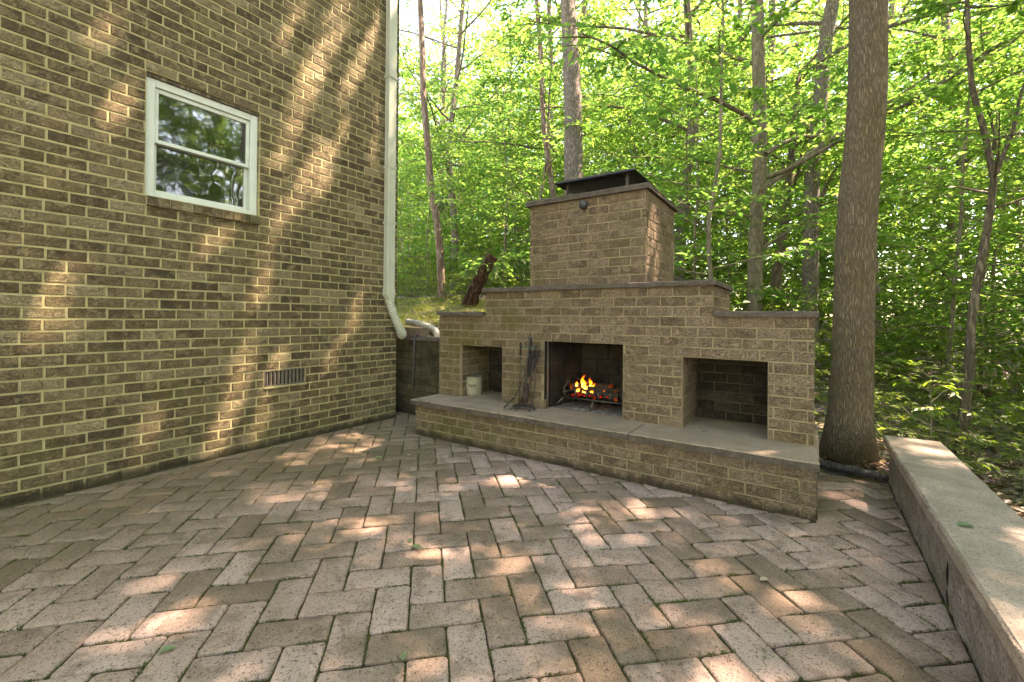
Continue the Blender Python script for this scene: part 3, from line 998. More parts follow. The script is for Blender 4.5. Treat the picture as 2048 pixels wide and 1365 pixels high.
# woven screen: diagonal wires
sc = MB()
def screen_side(p, q, z0, z1, n):
    p, q = Vector(p), Vector(q)
    L = (q - p).length; hgt = z1 - z0
    for s in (-1, 1):
        for k in range(-4, n + 4):
            u0 = k / n; u1 = u0 + s * hgt / L * .55
            a, b = max(0, min(1, u0)), max(0, min(1, u1))
            if a == b: continue
            za = z0 + (a - u0) / (u1 - u0) * hgt; zb = z0 + (b - u0) / (u1 - u0) * hgt
            A, B = p.lerp(q, a), p.lerp(q, b)
            sc.tube([(A.x, A.y, za), (B.x, B.y, zb)], .0013, 4, False)
zs0, zs1 = ct + .012, hz + .02
screen_side((2.20, 4.0, 0), (2.82, 4.0, 0), zs0, zs1, 24); screen_side((2.82, 4.0, 0), (2.82, 4.47, 0), zs0, zs1, 18)
screen_side((2.20, 4.47, 0), (2.82, 4.47, 0), zs0, zs1, 24); screen_side((2.20, 4.0, 0), (2.20, 4.47, 0), zs0, zs1, 18)
tag(sc.obj('wire_screen', M['iron'], hood), kind='stuff')
# firebox lining: splayed sides, panels with joints
FYB = 4.24
fbx = MB()
fbx.quad((nf[0], yf, HT - .02), (nf[0], YF + .11, HT - .02), (nf[0], YF + .11, nf[3]), (nf[0], yf, nf[3]))
fbx.quad((nf[1], yf, HT - .02), (nf[1], yf, nf[3]), (nf[1], YF + .11, nf[3]), (nf[1], YF + .11, HT - .02))
bx0, bx1 = nf[0] + .10, nf[1] - .10
y1 = YF + .11
zt = 1.32
fbx.quad((nf[0], y1, HT - .02), (bx0, FYB + .02, HT - .02), (bx0, FYB + .02, zt), (nf[0], y1, zt))
fbx.quad((nf[1], y1, HT - .02), (nf[1], y1, zt), (bx1, FYB + .02, zt), (bx1, FYB + .02, HT - .02))
fbx.quad((bx0, FYB + .02, HT - .02), (bx1, FYB + .02, HT - .02), (bx1, FYB + .02, zt), (bx0, FYB + .02, zt))
fbx.quad((nf[0], yf, nf[3]), (nf[1], yf, nf[3]), (nf[1], y1, nf[3] + .02), (nf[0], y1, nf[3] + .02))
fbx.quad((nf[0], y1, nf[3] + .02), (nf[1], y1, nf[3] + .02), (nf[1], y1, zt), (nf[0], y1, zt))
fbx.quad((nf[0], y1, zt), (nf[1], y1, zt), (bx1, FYB + .02, zt), (bx0, FYB + .02, zt))
fo = fbx.obj('firebox', M['soot'], fire_place)
def panel(p0, p1, z0, z1, t=.012):
    p0, p1 = Vector((*p0, 0)), Vector((*p1, 0))
    d = (p1 - p0).normalized(); nrm = Vector((d.y, -d.x, 0))
    g = .004
    a, b = p0 + d * g, p1 - d * g
    V = []
    for z in (z0 + g, z1 - g):
        V += [a + nrm * 0 + Vector((0, 0, z)), b + Vector((0, 0, z)), b + nrm * t + Vector((0, 0, z)), a + nrm * t + Vector((0, 0, z))]
    m_ = MB().add(V, [(3, 2, 1, 0), (4, 5, 6, 7), (0, 1, 5, 4), (1, 2, 6, 5), (2, 3, 7, 6), (3, 0, 4, 7)])
    o = m_.obj('firebrick', M['firebrick'], None, bevel=.002); local(o, fo)
for r in range(5):
    z0 = HT + r * .15
    off = .12 if r % 2 else 0
    A = Vector((nf[0], y1)); B = Vector((bx0, FYB + .018)); Ln = (B - A).length
    cuts = sorted({0, min(Ln, .2 + off), Ln})
    for i in range(len(cuts) - 1):
        if cuts[i + 1] - cuts[i] > .03: panel(A.lerp(B, cuts[i] / Ln), A.lerp(B, cuts[i + 1] / Ln), z0, z0 + .15)
    A = Vector((bx0 + .01, FYB + .018)); B = Vector((bx1 - .01, FYB + .018)); Ln = (B - A).length
    cuts = [0] + [c for c in (.18 + off, .41 + off) if c < Ln - .04] + [Ln]
    for i in range(len(cuts) - 1): panel(A.lerp(B, cuts[i] / Ln), A.lerp(B, cuts[i + 1] / Ln), z0, z0 + .15)
    A = Vector((bx1, FYB + .018)); B = Vector((nf[1], y1)); Ln = (B - A).length
    panel(A, A.lerp(B, .45), z0, z0 + .15); panel(A.lerp(B, .45), B, z0, z0 + .15)
# worn metal edge strip on the left jamb
MB().box(nf[0] + .001, nf[0] + .007, YF + .055, YF + .082, HT + .001, nf[3] - .002).obj('edge_strip', M['vent'], fire_place)
MB().box(nf[0] + .001, nf[0] + .022, YF + .003, YF + .053, HT + .001, HT + .09).obj('jamb_stone', M['fbrick'], fire_place, bevel=.006)
# ash on the firebox floor
r_ = random.Random(3); V = []; F = []
gx_, gy_ = 26, 18
for j in range(gy_ + 1):
    for i in range(gx_ + 1):
        x = bx0 - .06 + (bx1 - bx0 + .12) * i / gx_; y = YF + .12 + (FYB - YF - .12) * j / gy_
        e = min(i, gx_ - i, j, gy_ - j)
        V.append((x, y, HT + (.002 if e == 0 else .004 + r_.random() * .016)))
for j in range(gy_):
    for i in range(gx_): a = j * (gx_ + 1) + i; F.append((a, a + 1, a + gx_ + 2, a + gx_ + 1))
ashb = MB().add(V, F).obj('ash_bed', M['ash'])
tag(ashb, 'grey ash and litter lying on the firebox floor under the grate', 'ash', kind='stuff')

# grate
gr = empty('fire_grate', (2.56, 3.95, HT))
tag(gr, 'low black iron fire grate holding the burning logs', 'grate')
gz = .490
for k in range(6):
    x = 2.29 + k * .115
    bar = MB().tube([(x, 3.79, gz + .075), (x, 3.80, gz + .02), (x, 3.83, gz), (x, 4.12, gz), (x, 4.14, gz + .04)], .0085, 8)
    bar.obj('bar', M['iron'], gr, smooth=True)
for y in (3.84, 4.09):
    MB().tube([(2.22, y, gz - .014), (2.91, y, gz - .014)], .0085, 8).obj('rail', M['iron'], gr, smooth=True)
for (x, y, dx, dy) in ((2.26, 3.835, -.09, -.02), (2.57, 3.835, -.01, -.035), (2.86, 3.835, .015, -.03), (2.26, 4.09, -.03, .03), (2.86, 4.09, .01, .03)):
    MB().tube([(x, y, gz - .014), (x + dx, y + dy, HT + .003)], .011, 8).obj('leg', M['iron'], gr, smooth=True)
# logs
def log(name, p, q, r, label, m='char', seed=0, grp='logs burning on the grate'):
    rr = random.Random(seed)
    P, Q = Vector(p), Vector(q)
    n = 9; K = []
    for i in range(n):
        t = i / (n - 1)
        K.append(P.lerp(Q, t) + Vector((rr.gauss(0, r * .07), rr.gauss(0, r * .07), rr.gauss(0, r * .07))))
    ph = [rr.uniform(.82, 1.15) for _ in range(12)]
    mb = MB().tube(K, [r * rr.uniform(.93, 1.07) for _ in K], 12, True, lambda i, k: ph[k])
    o = mb.obj(name, M[m])
    return tag(o, label, 'log', grp)
log('log', (2.36, 3.90, gz + .045), (2.80, 3.88, gz + .040), .034, 'thick charred log along the front of the grate', seed=1)
log('log', (2.30, 4.02, gz + .045), (2.84, 4.05, gz + .045), .037, 'thick charred log along the back of the grate', seed=2)
log('log', (2.30, 3.95, gz + .085), (2.66, 4.02, gz + .105), .024, 'charred log lying across the two thick logs', seed=3)
log('log', (2.50, 3.86, gz + .09), (2.86, 4.0, gz + .075), .024, 'charred log slanting over the right of the fire', seed=4)
log('log', (2.84, 3.86, gz + .03), (2.76, 4.07, gz + .115), .026, 'charred log end propped at the right of the grate', seed=8)
for k, (p, q, r) in enumerate([((2.24, 3.86, gz + .03), (2.52, 3.98, gz + .10), .011), ((2.20, 3.93, gz + .02), (2.44, 3.90, gz + .085), .009), ((2.34, 3.98, gz + .16), (2.52, 3.93, gz + .12), .008), ((2.68, 3.84, gz + .03), (2.90, 3.93, gz + .075), .010), ((2.72, 4.04, gz + .09), (2.90, 3.98, gz + .055), .010), ((2.22, 3.90, gz + .05), (2.27, 3.93, gz + .14), .011), ((2.44, 3.84, gz + .085), (2.60, 3.82, gz + .03), .010)]):
    log('stick', p, q, r, 'thin blackened stick poking out of the burning logs', 'char', 30 + k, 'sticks in the fire')
# embers
def emit(name, stops, strength, zr=None, nscale=25, cut=None):
    m = bpy.data.materials.new(name); m.use_nodes = True
    nt = m.node_tree; nt.nodes.clear(); t = NT(nt)
    out = t.n('ShaderNodeOutputMaterial'); e = t.n('ShaderNodeEmission')
    p = t.pos()
    nn = t.noise(p, nscale, 4, .6)
    if zr:
        tc = t.n('ShaderNodeTexCoord').outputs['Generated']
        sp = t.n('ShaderNodeSeparateXYZ'); t.put(sp.inputs[0], tc)
        f = t.math('ADD', sp.outputs[2], t.math('MULTIPLY', t.math('SUBTRACT', nn, .5), .5))
    else: f = nn
    t.put(e.inputs['Color'], t.ramp(f, stops))
    e.inputs['Strength'].default_value = strength
    if cut:
        tr = t.n('ShaderNodeBsdfTransparent'); mx = t.n('ShaderNodeMixShader')
        t.put(mx.inputs[0], t.math('MULTIPLY', t.step(f, cut[1], cut[0]), cut[2]))
        nt.links.new(tr.outputs[0], mx.inputs[1]); nt.links.new(e.outputs[0], mx.inputs[2])
        nt.links.new(mx.outputs[0], out.inputs['Surface'])
    else: nt.links.new(e.outputs[0], out.inputs['Surface'])
    return m
M['ember'] = emit('embers', [(.46, (.004, .001, .001)), (.58, (.22, .010, .006)), (.70, (.7, .045, .012)), (.82, (1, .25, .05))], .35, nscale=70)
M['flame'] = emit('flame', [(0, (1, .52, .13)), (.3, (1, .40, .06)), (.55, (1, .20, .015)), (.85, (.6, .05, .003))], 1.0, True, 34, (.30, .95, .7))
M['flame_red'] = emit('red_flame', [(0, (1, .20, .02)), (.5, (1, .13, .008)), (1, (.4, .03, .002))], .10, True, 30, (.0, .8, .22))
r_ = random.Random(9)
eb = MB()
for k in range(60):
    x = 2.34 + .42 * r_.random(); y = 3.83 + .24 * r_.random(); s = r_.uniform(.008, .02)
    z = gz + .012 + r_.random() * .02
    V = []; a0 = r_.random()
    for i in range(6): V.append((x + s * r_.uniform(.7, 1.2) * math.cos(a0 + i * 1.047), y + s * r_.uniform(.7, 1.2) * math.sin(a0 + i * 1.047), z))
    V += [(x, y, z + s * .8), (x, y, z - s * .8)]
    eb.add(V, [(i, (i + 1) % 6, 6) for i in range(6)] + [((i + 1) % 6, i, 7) for i in range(6)])
tag(eb.obj('embers', M['ember']), 'glowing red embers among the logs on the grate', 'embers', kind='stuff')
fire = empty('fire', (2.52, 3.92, gz + .05))
tag(fire, 'orange and yellow flames leaping from the logs on the grate', 'fire')
def flame(x, y, z, h_, w, m, seed, lean=0.0):
    rr = random.Random(seed)
    n = 14; K = []; rad = []
    ph = rr.uniform(0, 6)
    for i in range(n):
        t = i / (n - 1)
        K.append((x + lean * t + .18 * w * math.sin(ph + t * 7) * t * 2, y + .15 * w * math.cos(ph + t * 6) * t * 2, z + h_ * t))
        prof = (math.sin(math.pi * min(1, (t + .16) / 1.16) ** .75)) ** 1.0 * (1 - t) ** .55 * 1.25
        rad.append(max(.0008, w * .38 * prof * (1 + .18 * math.sin(ph * 2 + t * 15))))
    o = MB().tube(K, rad, 10).obj('flame', M[m], None, smooth=True)
    local(o, fire)
for a in [(2.425, 3.93, gz + .075, .150, .052, 'flame', 1, .004), (2.495, 3.94, gz + .070, .135, .046, 'flame', 2, .006), (2.455, 3.91, gz + .065, .085, .05, 'flame', 3, .0), (2.535, 3.92, gz + .06, .095, .036, 'flame', 4, .008),
          (2.36, 3.92, gz + .09, .060, .030, 'flame', 5, -.008), (2.59, 3.90, gz + .055, .055, .026, 'flame', 6, .0), (2.64, 3.90, gz + .05, .060, .024, 'flame', 7, .004), (2.47, 3.865, gz + .05, .035, .05, 'flame', 8, 0), (2.40, 3.87, gz + .05, .04, .04, 'flame', 9, 0), (2.54, 3.865, gz + .045, .045, .04, 'flame', 10, 0),
          (2.69, 3.96, gz + .06, .12, .06, 'flame_red', 11, 0), (2.745, 3.93, gz + .03, .10, .045, 'flame_red', 12, .006), (2.78, 3.86, gz + .0, .075, .032, 'flame_red', 13, 0), (2.27, 3.98, gz + .05, .09, .035, 'flame_red', 14, 0), (2.66, 3.89, gz + .05, .04, .03, 'flame', 15, 0.0)]:
    flame(*a)

# ball fixture on the chimney
lamp = empty('ball_fixture', (2.505, YC, 2.285))
tag(lamp, 'small dark grey ball fixture mounted high on the chimney face', 'fixture')
m_ = MB()
prof = [(.0, .0), (.020, .004), (.034, .014), (.040, .030), (.040, .044), (.034, .060), (.022, .072), (.0, .077)]
V, F = [], []
for (rr, dd) in prof:
    for k in range(18): V.append((2.505 + rr * math.cos(k * math.pi / 9), YC - .004 - dd, 2.285 + rr * math.sin(k * math.pi / 9)))
for i in range(len(prof) - 1):
    for k in range(18): F.append((i * 18 + k, i * 18 + (k + 1) % 18, (i + 1) * 18 + (k + 1) % 18, (i + 1) * 18 + k))
m_.add(V, F).obj('globe', M['lamp'], lamp, smooth=True)
MB().tube([(2.505, YC + .004, 2.285), (2.505, YC - .012, 2.285)], .024, 14).obj('mount', M['lamp'], lamp)
MB().tube([(2.505, YC - .03, 2.262), (2.507, YC - .02, 2.235), (2.505, YC + .002, 2.225)], .004, 6).obj('wire', M['lamp'], lamp)

# fireplace tools
SX, SY = 2.00, 3.515
st = empty('tool_stand', (SX, SY, HT))
tag(st, 'rusty iron tool stand with ring base on the hearth slab', 'tool stand')
ring = [(SX + .105 * math.cos(q), SY + .075 * math.sin(q), HT + .028) for q in np.linspace(0, 2 * math.pi, 25)]
MB().tube(ring, .008, 8, False).obj('ring_base', M['iron'], st, smooth=True)
for q in (.5, 2.6, 4.5, 5.7):
    MB().tube([(SX + .10 * math.cos(q), SY + .07 * math.sin(q), HT + .03), (SX + .125 * math.cos(q), SY + .09 * math.sin(q), HT + .004)], .008, 8).obj('foot', M['iron'], st)
MB().tube([(SX - .1, SY, HT + .028), (SX + .1, SY, HT + .028)], .006, 8).obj('cross_bar', M['iron'], st)
MB().tube([(SX, SY, HT + .028), (SX + .02, SY + .02, HT + .40), (SX + .045, SY + .04, 1.02)], .0065, 8).obj('shaft', M['iron'], st, smooth=True)
MB().tube([(SX + .045, SY + .04, 1.02), (SX + .046, SY + .04, 1.035), (SX + .047, SY + .04, 1.055), (SX + .048, SY + .04, 1.07), (SX + .05, SY + .04, 1.11)], [.009, .018, .017, .006, .003], 10).obj('finial', M['iron'], st, smooth=True)
MB().tube([(SX - .045, SY + .02, .958), (SX + .04, SY + .037, .962), (SX + .12, SY + .045, .955)], .007, 8).obj('hanger_bar', M['verdigris'], st, smooth=True)
def tool(name, pts, rad, label, extra=None, m='iron'):
    t = empty(name, pts[-1]); tag(t, label, 'fire tool')
    MB().tube(pts, rad, 8).obj('shaft', M[m], t, smooth=True)
    a, b = Vector(pts[0]), Vector(pts[1])
    d = (b - a).normalized()
    MB().tube([a - d * .05, a - d * .04, a, a + d * .06, a + d * .07], [.007, .011, .009, .011, .006], 8).obj('handle', M['black_metal'], t, smooth=True)
    return t
tool('fire_poker', [(1.965, 3.515, .955), (1.968, 3.505, .66), (1.972, 3.50, .378)], .0058, 'straight black fire poker hanging at the outer side of the stand')
t = tool('fire_shovel', [(2.052, 3.56, .965), (2.00, 3.53, .70), (1.925, 3.50, .50), (1.915, 3.485, .47)], .0055, 'iron fire shovel with its flat blade resting on the hearth')
V = []
for (u, w, dz) in ((0, .018, 0), (.035, .034, .004), (.09, .038, .0), (.135, .034, .002)):
    for s in (-1, -.5, .5, 1):
        V.append((1.918 - u * .62 + s * w * .45, 3.487 - u * .38 - s * w * .75, .472 - u * .69 + dz + (.010 if abs(s) == 1 else 0)))
F = [(r * 4 + c, r * 4 + c + 1, r * 4 + c + 5, r * 4 + c + 4) for r in range(3) for c in range(3)]
b = MB().add(V, F).obj('blade', M['iron'], t)
so_ = b.modifiers.new('thick', 'SOLIDIFY'); so_.thickness = .003
t = tool('fire_tongs', [(2.10, 3.56, .93), (2.06, 3.555, .70), (2.02, 3.55, .43)], .005, 'long black fire tongs leaning across the tool stand')
MB().tube([(2.085, 3.57, .86), (2.10, 3.565, .62), (2.085, 3.555, .46), (2.10, 3.53, .395), (2.13, 3.505, .385)], .0045, 8).obj('second_arm', M['iron'], t, smooth=True)
t = tool('hearth_brush', [(2.045, 3.575, 1.0), (2.03, 3.565, .80), (2.015, 3.55, .62)], .0055, 'iron hearth brush with worn bristles hung on the stand', m='verdigris')
MB().tube([(2.015, 3.55, .62), (2.01, 3.547, .57), (2.002, 3.54, .47), (2.0, 3.538, .44)], [.012, .03, .036, .03], 10).obj('bristles', M['char'], t, smooth=True)
t = tool('hung_shovel', [(1.995, 3.545, .52), (2.015, 3.548, .60), (2.03, 3.55, .69)], .0055, 'iron shovel hung upside down with its dark blade tilted up')
V = [(2.018, 3.55, .68), (2.040, 3.55, .675), (2.020, 3.552, .78), (2.098, 3.556, .765), (2.028, 3.555, .88), (2.140, 3.560, .87), (2.04, 3.558, .925), (2.160, 3.562, .945)]
b = MB().add(V, [(r * 2, r * 2 + 1, r * 2 + 3, r * 2 + 2) for r in range(3)]).obj('blade', M['black_metal'], t)
so_ = b.modifiers.new('thick', 'SOLIDIFY'); so_.thickness = .004

# pail in the left wood store
pb = empty('ash_pail', (1.12, 3.86, HT))
tag(pb, 'faded pale pail with dark printed marks in the narrow wood store', 'pail')
px, py = 1.115, 3.865
cr_ = [(0, .086, .001), (.012, .090, 0), (.09, .094, 0), (.18, .097, 0), (.212, .099, 0)]
V, F = [], []
for (z, rr, _) in cr_:
    for k in range(28): V.append((px + rr * math.cos(k * math.pi / 14), py + rr * math.sin(k * math.pi / 14), HT + .002 + z))
for i in range(len(cr_) - 1):
    for k in range(28): F.append((i * 28 + k, i * 28 + (k + 1) % 28, (i + 1) * 28 + (k + 1) % 28, (i + 1) * 28 + k))
F.append(tuple(range(27, -1, -1)))
MB().add(V, F).obj('body', M['bucket'], pb, smooth=True)
MB().tube([(px + .101 * math.cos(q), py + .101 * math.sin(q), HT + .214) for q in np.linspace(0, 2 * math.pi, 29)], .006, 8, False).obj('rim', M['bucket_rim'], pb, smooth=True)
MB().tube([(px + .096 * math.cos(q), py + .096 * math.sin(q), HT + .205) for q in np.linspace(0, 2 * math.pi, 29)], .002, 4, False)
V = [(px, py, HT + .210)] + [(px + .097 * math.cos(k * math.pi / 14), py + .097 * math.sin(k * math.pi / 14), HT + .206) for k in range(28)]
MB().add(V, [(0, k + 1, (k + 1) % 28 + 1) for k in range(28)]).obj('lid', M['bucket_rim'], pb)
# printed marks: wedge, ring, round; a wavy picture band under them
def on_pail(a, z, off=.0015):
    rr = .090 + .009 * z / .21 + off
    return (px + rr * math.cos(a), py + rr * math.sin(a), HT + z)
A0 = R(-60)
def mark(pts, hole=None):
    mb = MB()
    n = len(pts)
    if hole:
        V = [on_pail(A0 + u, v) for u, v in pts] + [on_pail(A0 + u, v) for u, v in hole]
        mb.add(V, [(i, (i + 1) % n, n + (i + 1) % n, n + i) for i in range(n)])
    else:
        mb.add([on_pail(A0 + u, v) for u, v in pts], [tuple(range(n))])
    mb.obj('printed_mark', M['bucket_print'], pb)
mark([(-.44, .128), (-.22, .128), (-.26, .10), (-.30, .095)])
circ = lambda cx, cz, ru, rz: [(cx + ru * math.cos(q), cz + rz * math.sin(q)) for q in np.linspace(0, 2 * math.pi, 13)[:-1]]
mark(circ(-.02, .114, .15, .0145), circ(-.02, .115, .055, .0055))
mark(circ(.32, .118, .12, .0135), circ(.33, .112, .03, .004))
# crumpled clear bag pulled over one side of it
V, F = [], []
rr = random.Random(4)
for i in range(9):
    for k in range(9):
        a = R(-205) + k * R(13); z = .01 + i * .024
        V.append(on_pail(a, z, .006 + (.022 if k < 7 else .002) * rr.random() + .018 * (i / 8) * (1 if 1 < k < 6 else 0)))
for i in range(8):
    for k in range(8): F.append((i * 9 + k, i * 9 + k + 1, (i + 1) * 9 + k + 1, (i + 1) * 9 + k))
MB().add(V, F).obj('plastic_wrap', M['bag'], pb)
# ------------------------------------------------------------------ low wall behind the house corner
lw = empty('low_brick_wall', (0, 4.0, 0))
tag(lw, 'low damp brick retaining wall between the house and the fireplace', 'wall')
LY = 3.972
core = MB().box(-1.2, .775, LY + .005, LY + .13, -.06, .942).obj('core', M['dmortar'], lw)
LB = Bricks(brick_mat('damp_brick', [(0, (.06, .05, .028)), (.5, (.10, .084, .046)), (1, (.15, .125, .07))], (.14, .12, .065), (.035, .034, .014), .95), .2015, FC)
LB.wall((0, LY, 0), (1, 0, 0), 0, -1.1, .772, -.02, -.02 + 12 * FC - .005, .05, lw)
LB.build(90, lw)
slab_obj('coping', -1.2, .772, LY - .03, LY + .17, .944, .988, M['cap'], lw, 51, .004, .05, .010)
bl = MB().box(-.20, .135, 4.0, 4.12, .9885, 1.105).obj('brown_block', M['block'], bevel=.006)
tag(bl, 'brown block resting on the low wall under the flexible downspout elbow', 'block')
sp = empty('standpipe', (.08, 3.955, .35))
tag(sp, 'thin dark pipe with a fitting fixed upright to the low wall', 'pipe')
MB().tube([(.10, 4.02, 1.008), (.098, 3.96, 1.003), (.094, 3.935, .985), (.085, 3.938, .70), (.062, 3.945, .40), (.060, 3.945, .34)], .0125, 10).obj('riser', M['blackpipe'], sp, smooth=True)
MB().tube([(.062, 3.945, .425), (.061, 3.945, .40), (.060, 3.945, .392), (.060, 3.945, .335)], [.024, .024, .017, .017], 12).obj('fitting', M['iron'], sp)
gp = MB().tube(spline([(-.42, 4.28, 1.175), (-.25, 4.29, 1.155), (-.09, 4.30, 1.125), (.07, 4.30, 1.075), (.135, 4.30, 1.01), (.145, 4.30, .90)], 8), .045, 14).obj('drain_pipe', M['pvc'], smooth=True)
tag(gp, 'pale grey drain pipe lying on the bank behind the low wall', 'pipe')

# ------------------------------------------------------------------ concrete retaining wall, right
rw = empty('retaining_wall', (4.9, 2, 0))
tag(rw, 'rough concrete garden wall with flat coping beside the patio', 'wall')
V, F = [], []
r_ = random.Random(12)
yy = np.linspace(-1.6, 4.40, 110); zz = np.linspace(-.08, .300, 9)
for y in yy:
    for z in zz: V.append((4.746 + r_.gauss(0, .0035), y, z))
nz_ = len(zz)
for i in range(len(yy) - 1):
    for j in range(nz_ - 1): F.append((i * nz_ + j, i * nz_ + j + 1, (i + 1) * nz_ + j + 1, (i + 1) * nz_ + j))
wb = MB().add(V, F)
wb.box(4.756, 5.005, -1.6, 4.395, -.5, .2995)
wb.obj('wall', M['stucco'], rw, smooth=False)
for k, (y0, y1) in enumerate([(-1.7, .653), (.662, 2.710), (2.719, 3.703), (3.712, 4.47)]):
    slab_obj('coping', 4.712, 5.045, y0, y1, .301, .357, M['coping'], rw, 70 + k, .0025, .05, .010)
for y in (.6575, 2.7145, 3.7075):
    MB().box(4.722, 5.035, y - .004, y + .004, .3005, .3475).obj('joint', M['joint'], rw)
# crack filled with dark sealant
MB().tube([(4.745, 2.66, .005), (4.743, 2.655, .05), (4.744, 2.665, .08), (4.742, 2.67, .14), (4.744, 2.664, .20)], [.005, .008, .003, .005, .002], 6).obj('crack_filler', M['dark'], rw)

# black corrugated drain
pts = spline([(4.275, 4.47, .055), (4.42, 4.455, .052), (4.58, 4.425, .045), (4.742, 4.405, .038)], 60)
cd = MB().tube(pts, [.031 + .0042 * math.sin(i * 2 * math.pi / 7) for i in range(len(pts))], 14).obj('corrugated_drain', M['blackpipe'], smooth=True)
tag(cd, 'black corrugated drain pipe at the edge of the paving below the big tree', 'pipe')
sb_ = MB()
V, F = tube([(4.602, 4.60, -.02), (4.600, 4.602, .06), (4.603, 4.60, .112)], [.033, .031, .028], 8, True, lambda i, k: 1 + .18 * math.sin(k * 2.3 + i))
tag(sb_.add(V, F).obj('wooden_peg', M['bark_red']), 'short weathered wooden peg in front of the big tree trunk', 'peg')

# ------------------------------------------------------------------ leaves and trees
def leaf_verts(P, D, N, S, width=.46, fold=.12, six=False):
    """leaf blades: P base, D direction, N normal, S length (arrays)"""
    Sd = np.cross(N, D)
    Sd /= np.linalg.norm(Sd, axis=1, keepdims=True) + 1e-9
    S = S[:, None]
    tip = P + D * S - N * S * .06
    n = len(P)
    if not six:
        mid = P + D * S * .45
        Lf = mid + Sd * S * width * .5 + N * S * fold
        Rt = mid - Sd * S * width * .5 + N * S * fold
        V = np.stack([P, Rt, tip, Lf], 1).reshape(-1, 3)
        b = np.arange(n) * 4
        F = np.stack([np.stack([b, b + 1, b + 2], 1), np.stack([b, b + 2, b + 3], 1)], 1).reshape(-1, 3)
        return V, F
    m1 = P + D * S * .28; m2 = P + D * S * .66
    V = np.stack([P, m1 - Sd * S * width * .46 + N * S * fold * .9, m2 - Sd * S * width * .40 + N * S * fold * .6, tip, m2 + Sd * S * width * .40 + N * S * fold * .6, m1 + Sd * S * width * .46 + N * S * fold * .9], 1).reshape(-1, 3)
    b = np.arange(n) * 6
    F = np.stack([np.stack([b, b + 1, b + 2], 1), np.stack([b, b + 2, b + 3], 1), np.stack([b, b + 3, b + 4], 1), np.stack([b, b + 4, b + 5], 1)], 1).reshape(-1, 3)
    return V, F

def curve_branch(g, p0, d0, L, droop, n, wig):
    pts = [np.array(p0, float)]
    d = np.array(d0, float); d /= np.linalg.norm(d)
    for i in range(n):
        d = d + g.normal(0, wig, 3) + np.array([0, 0, -droop])
        d /= np.linalg.norm(d)
        pts.append(pts[-1] + d * L / n)
    return pts

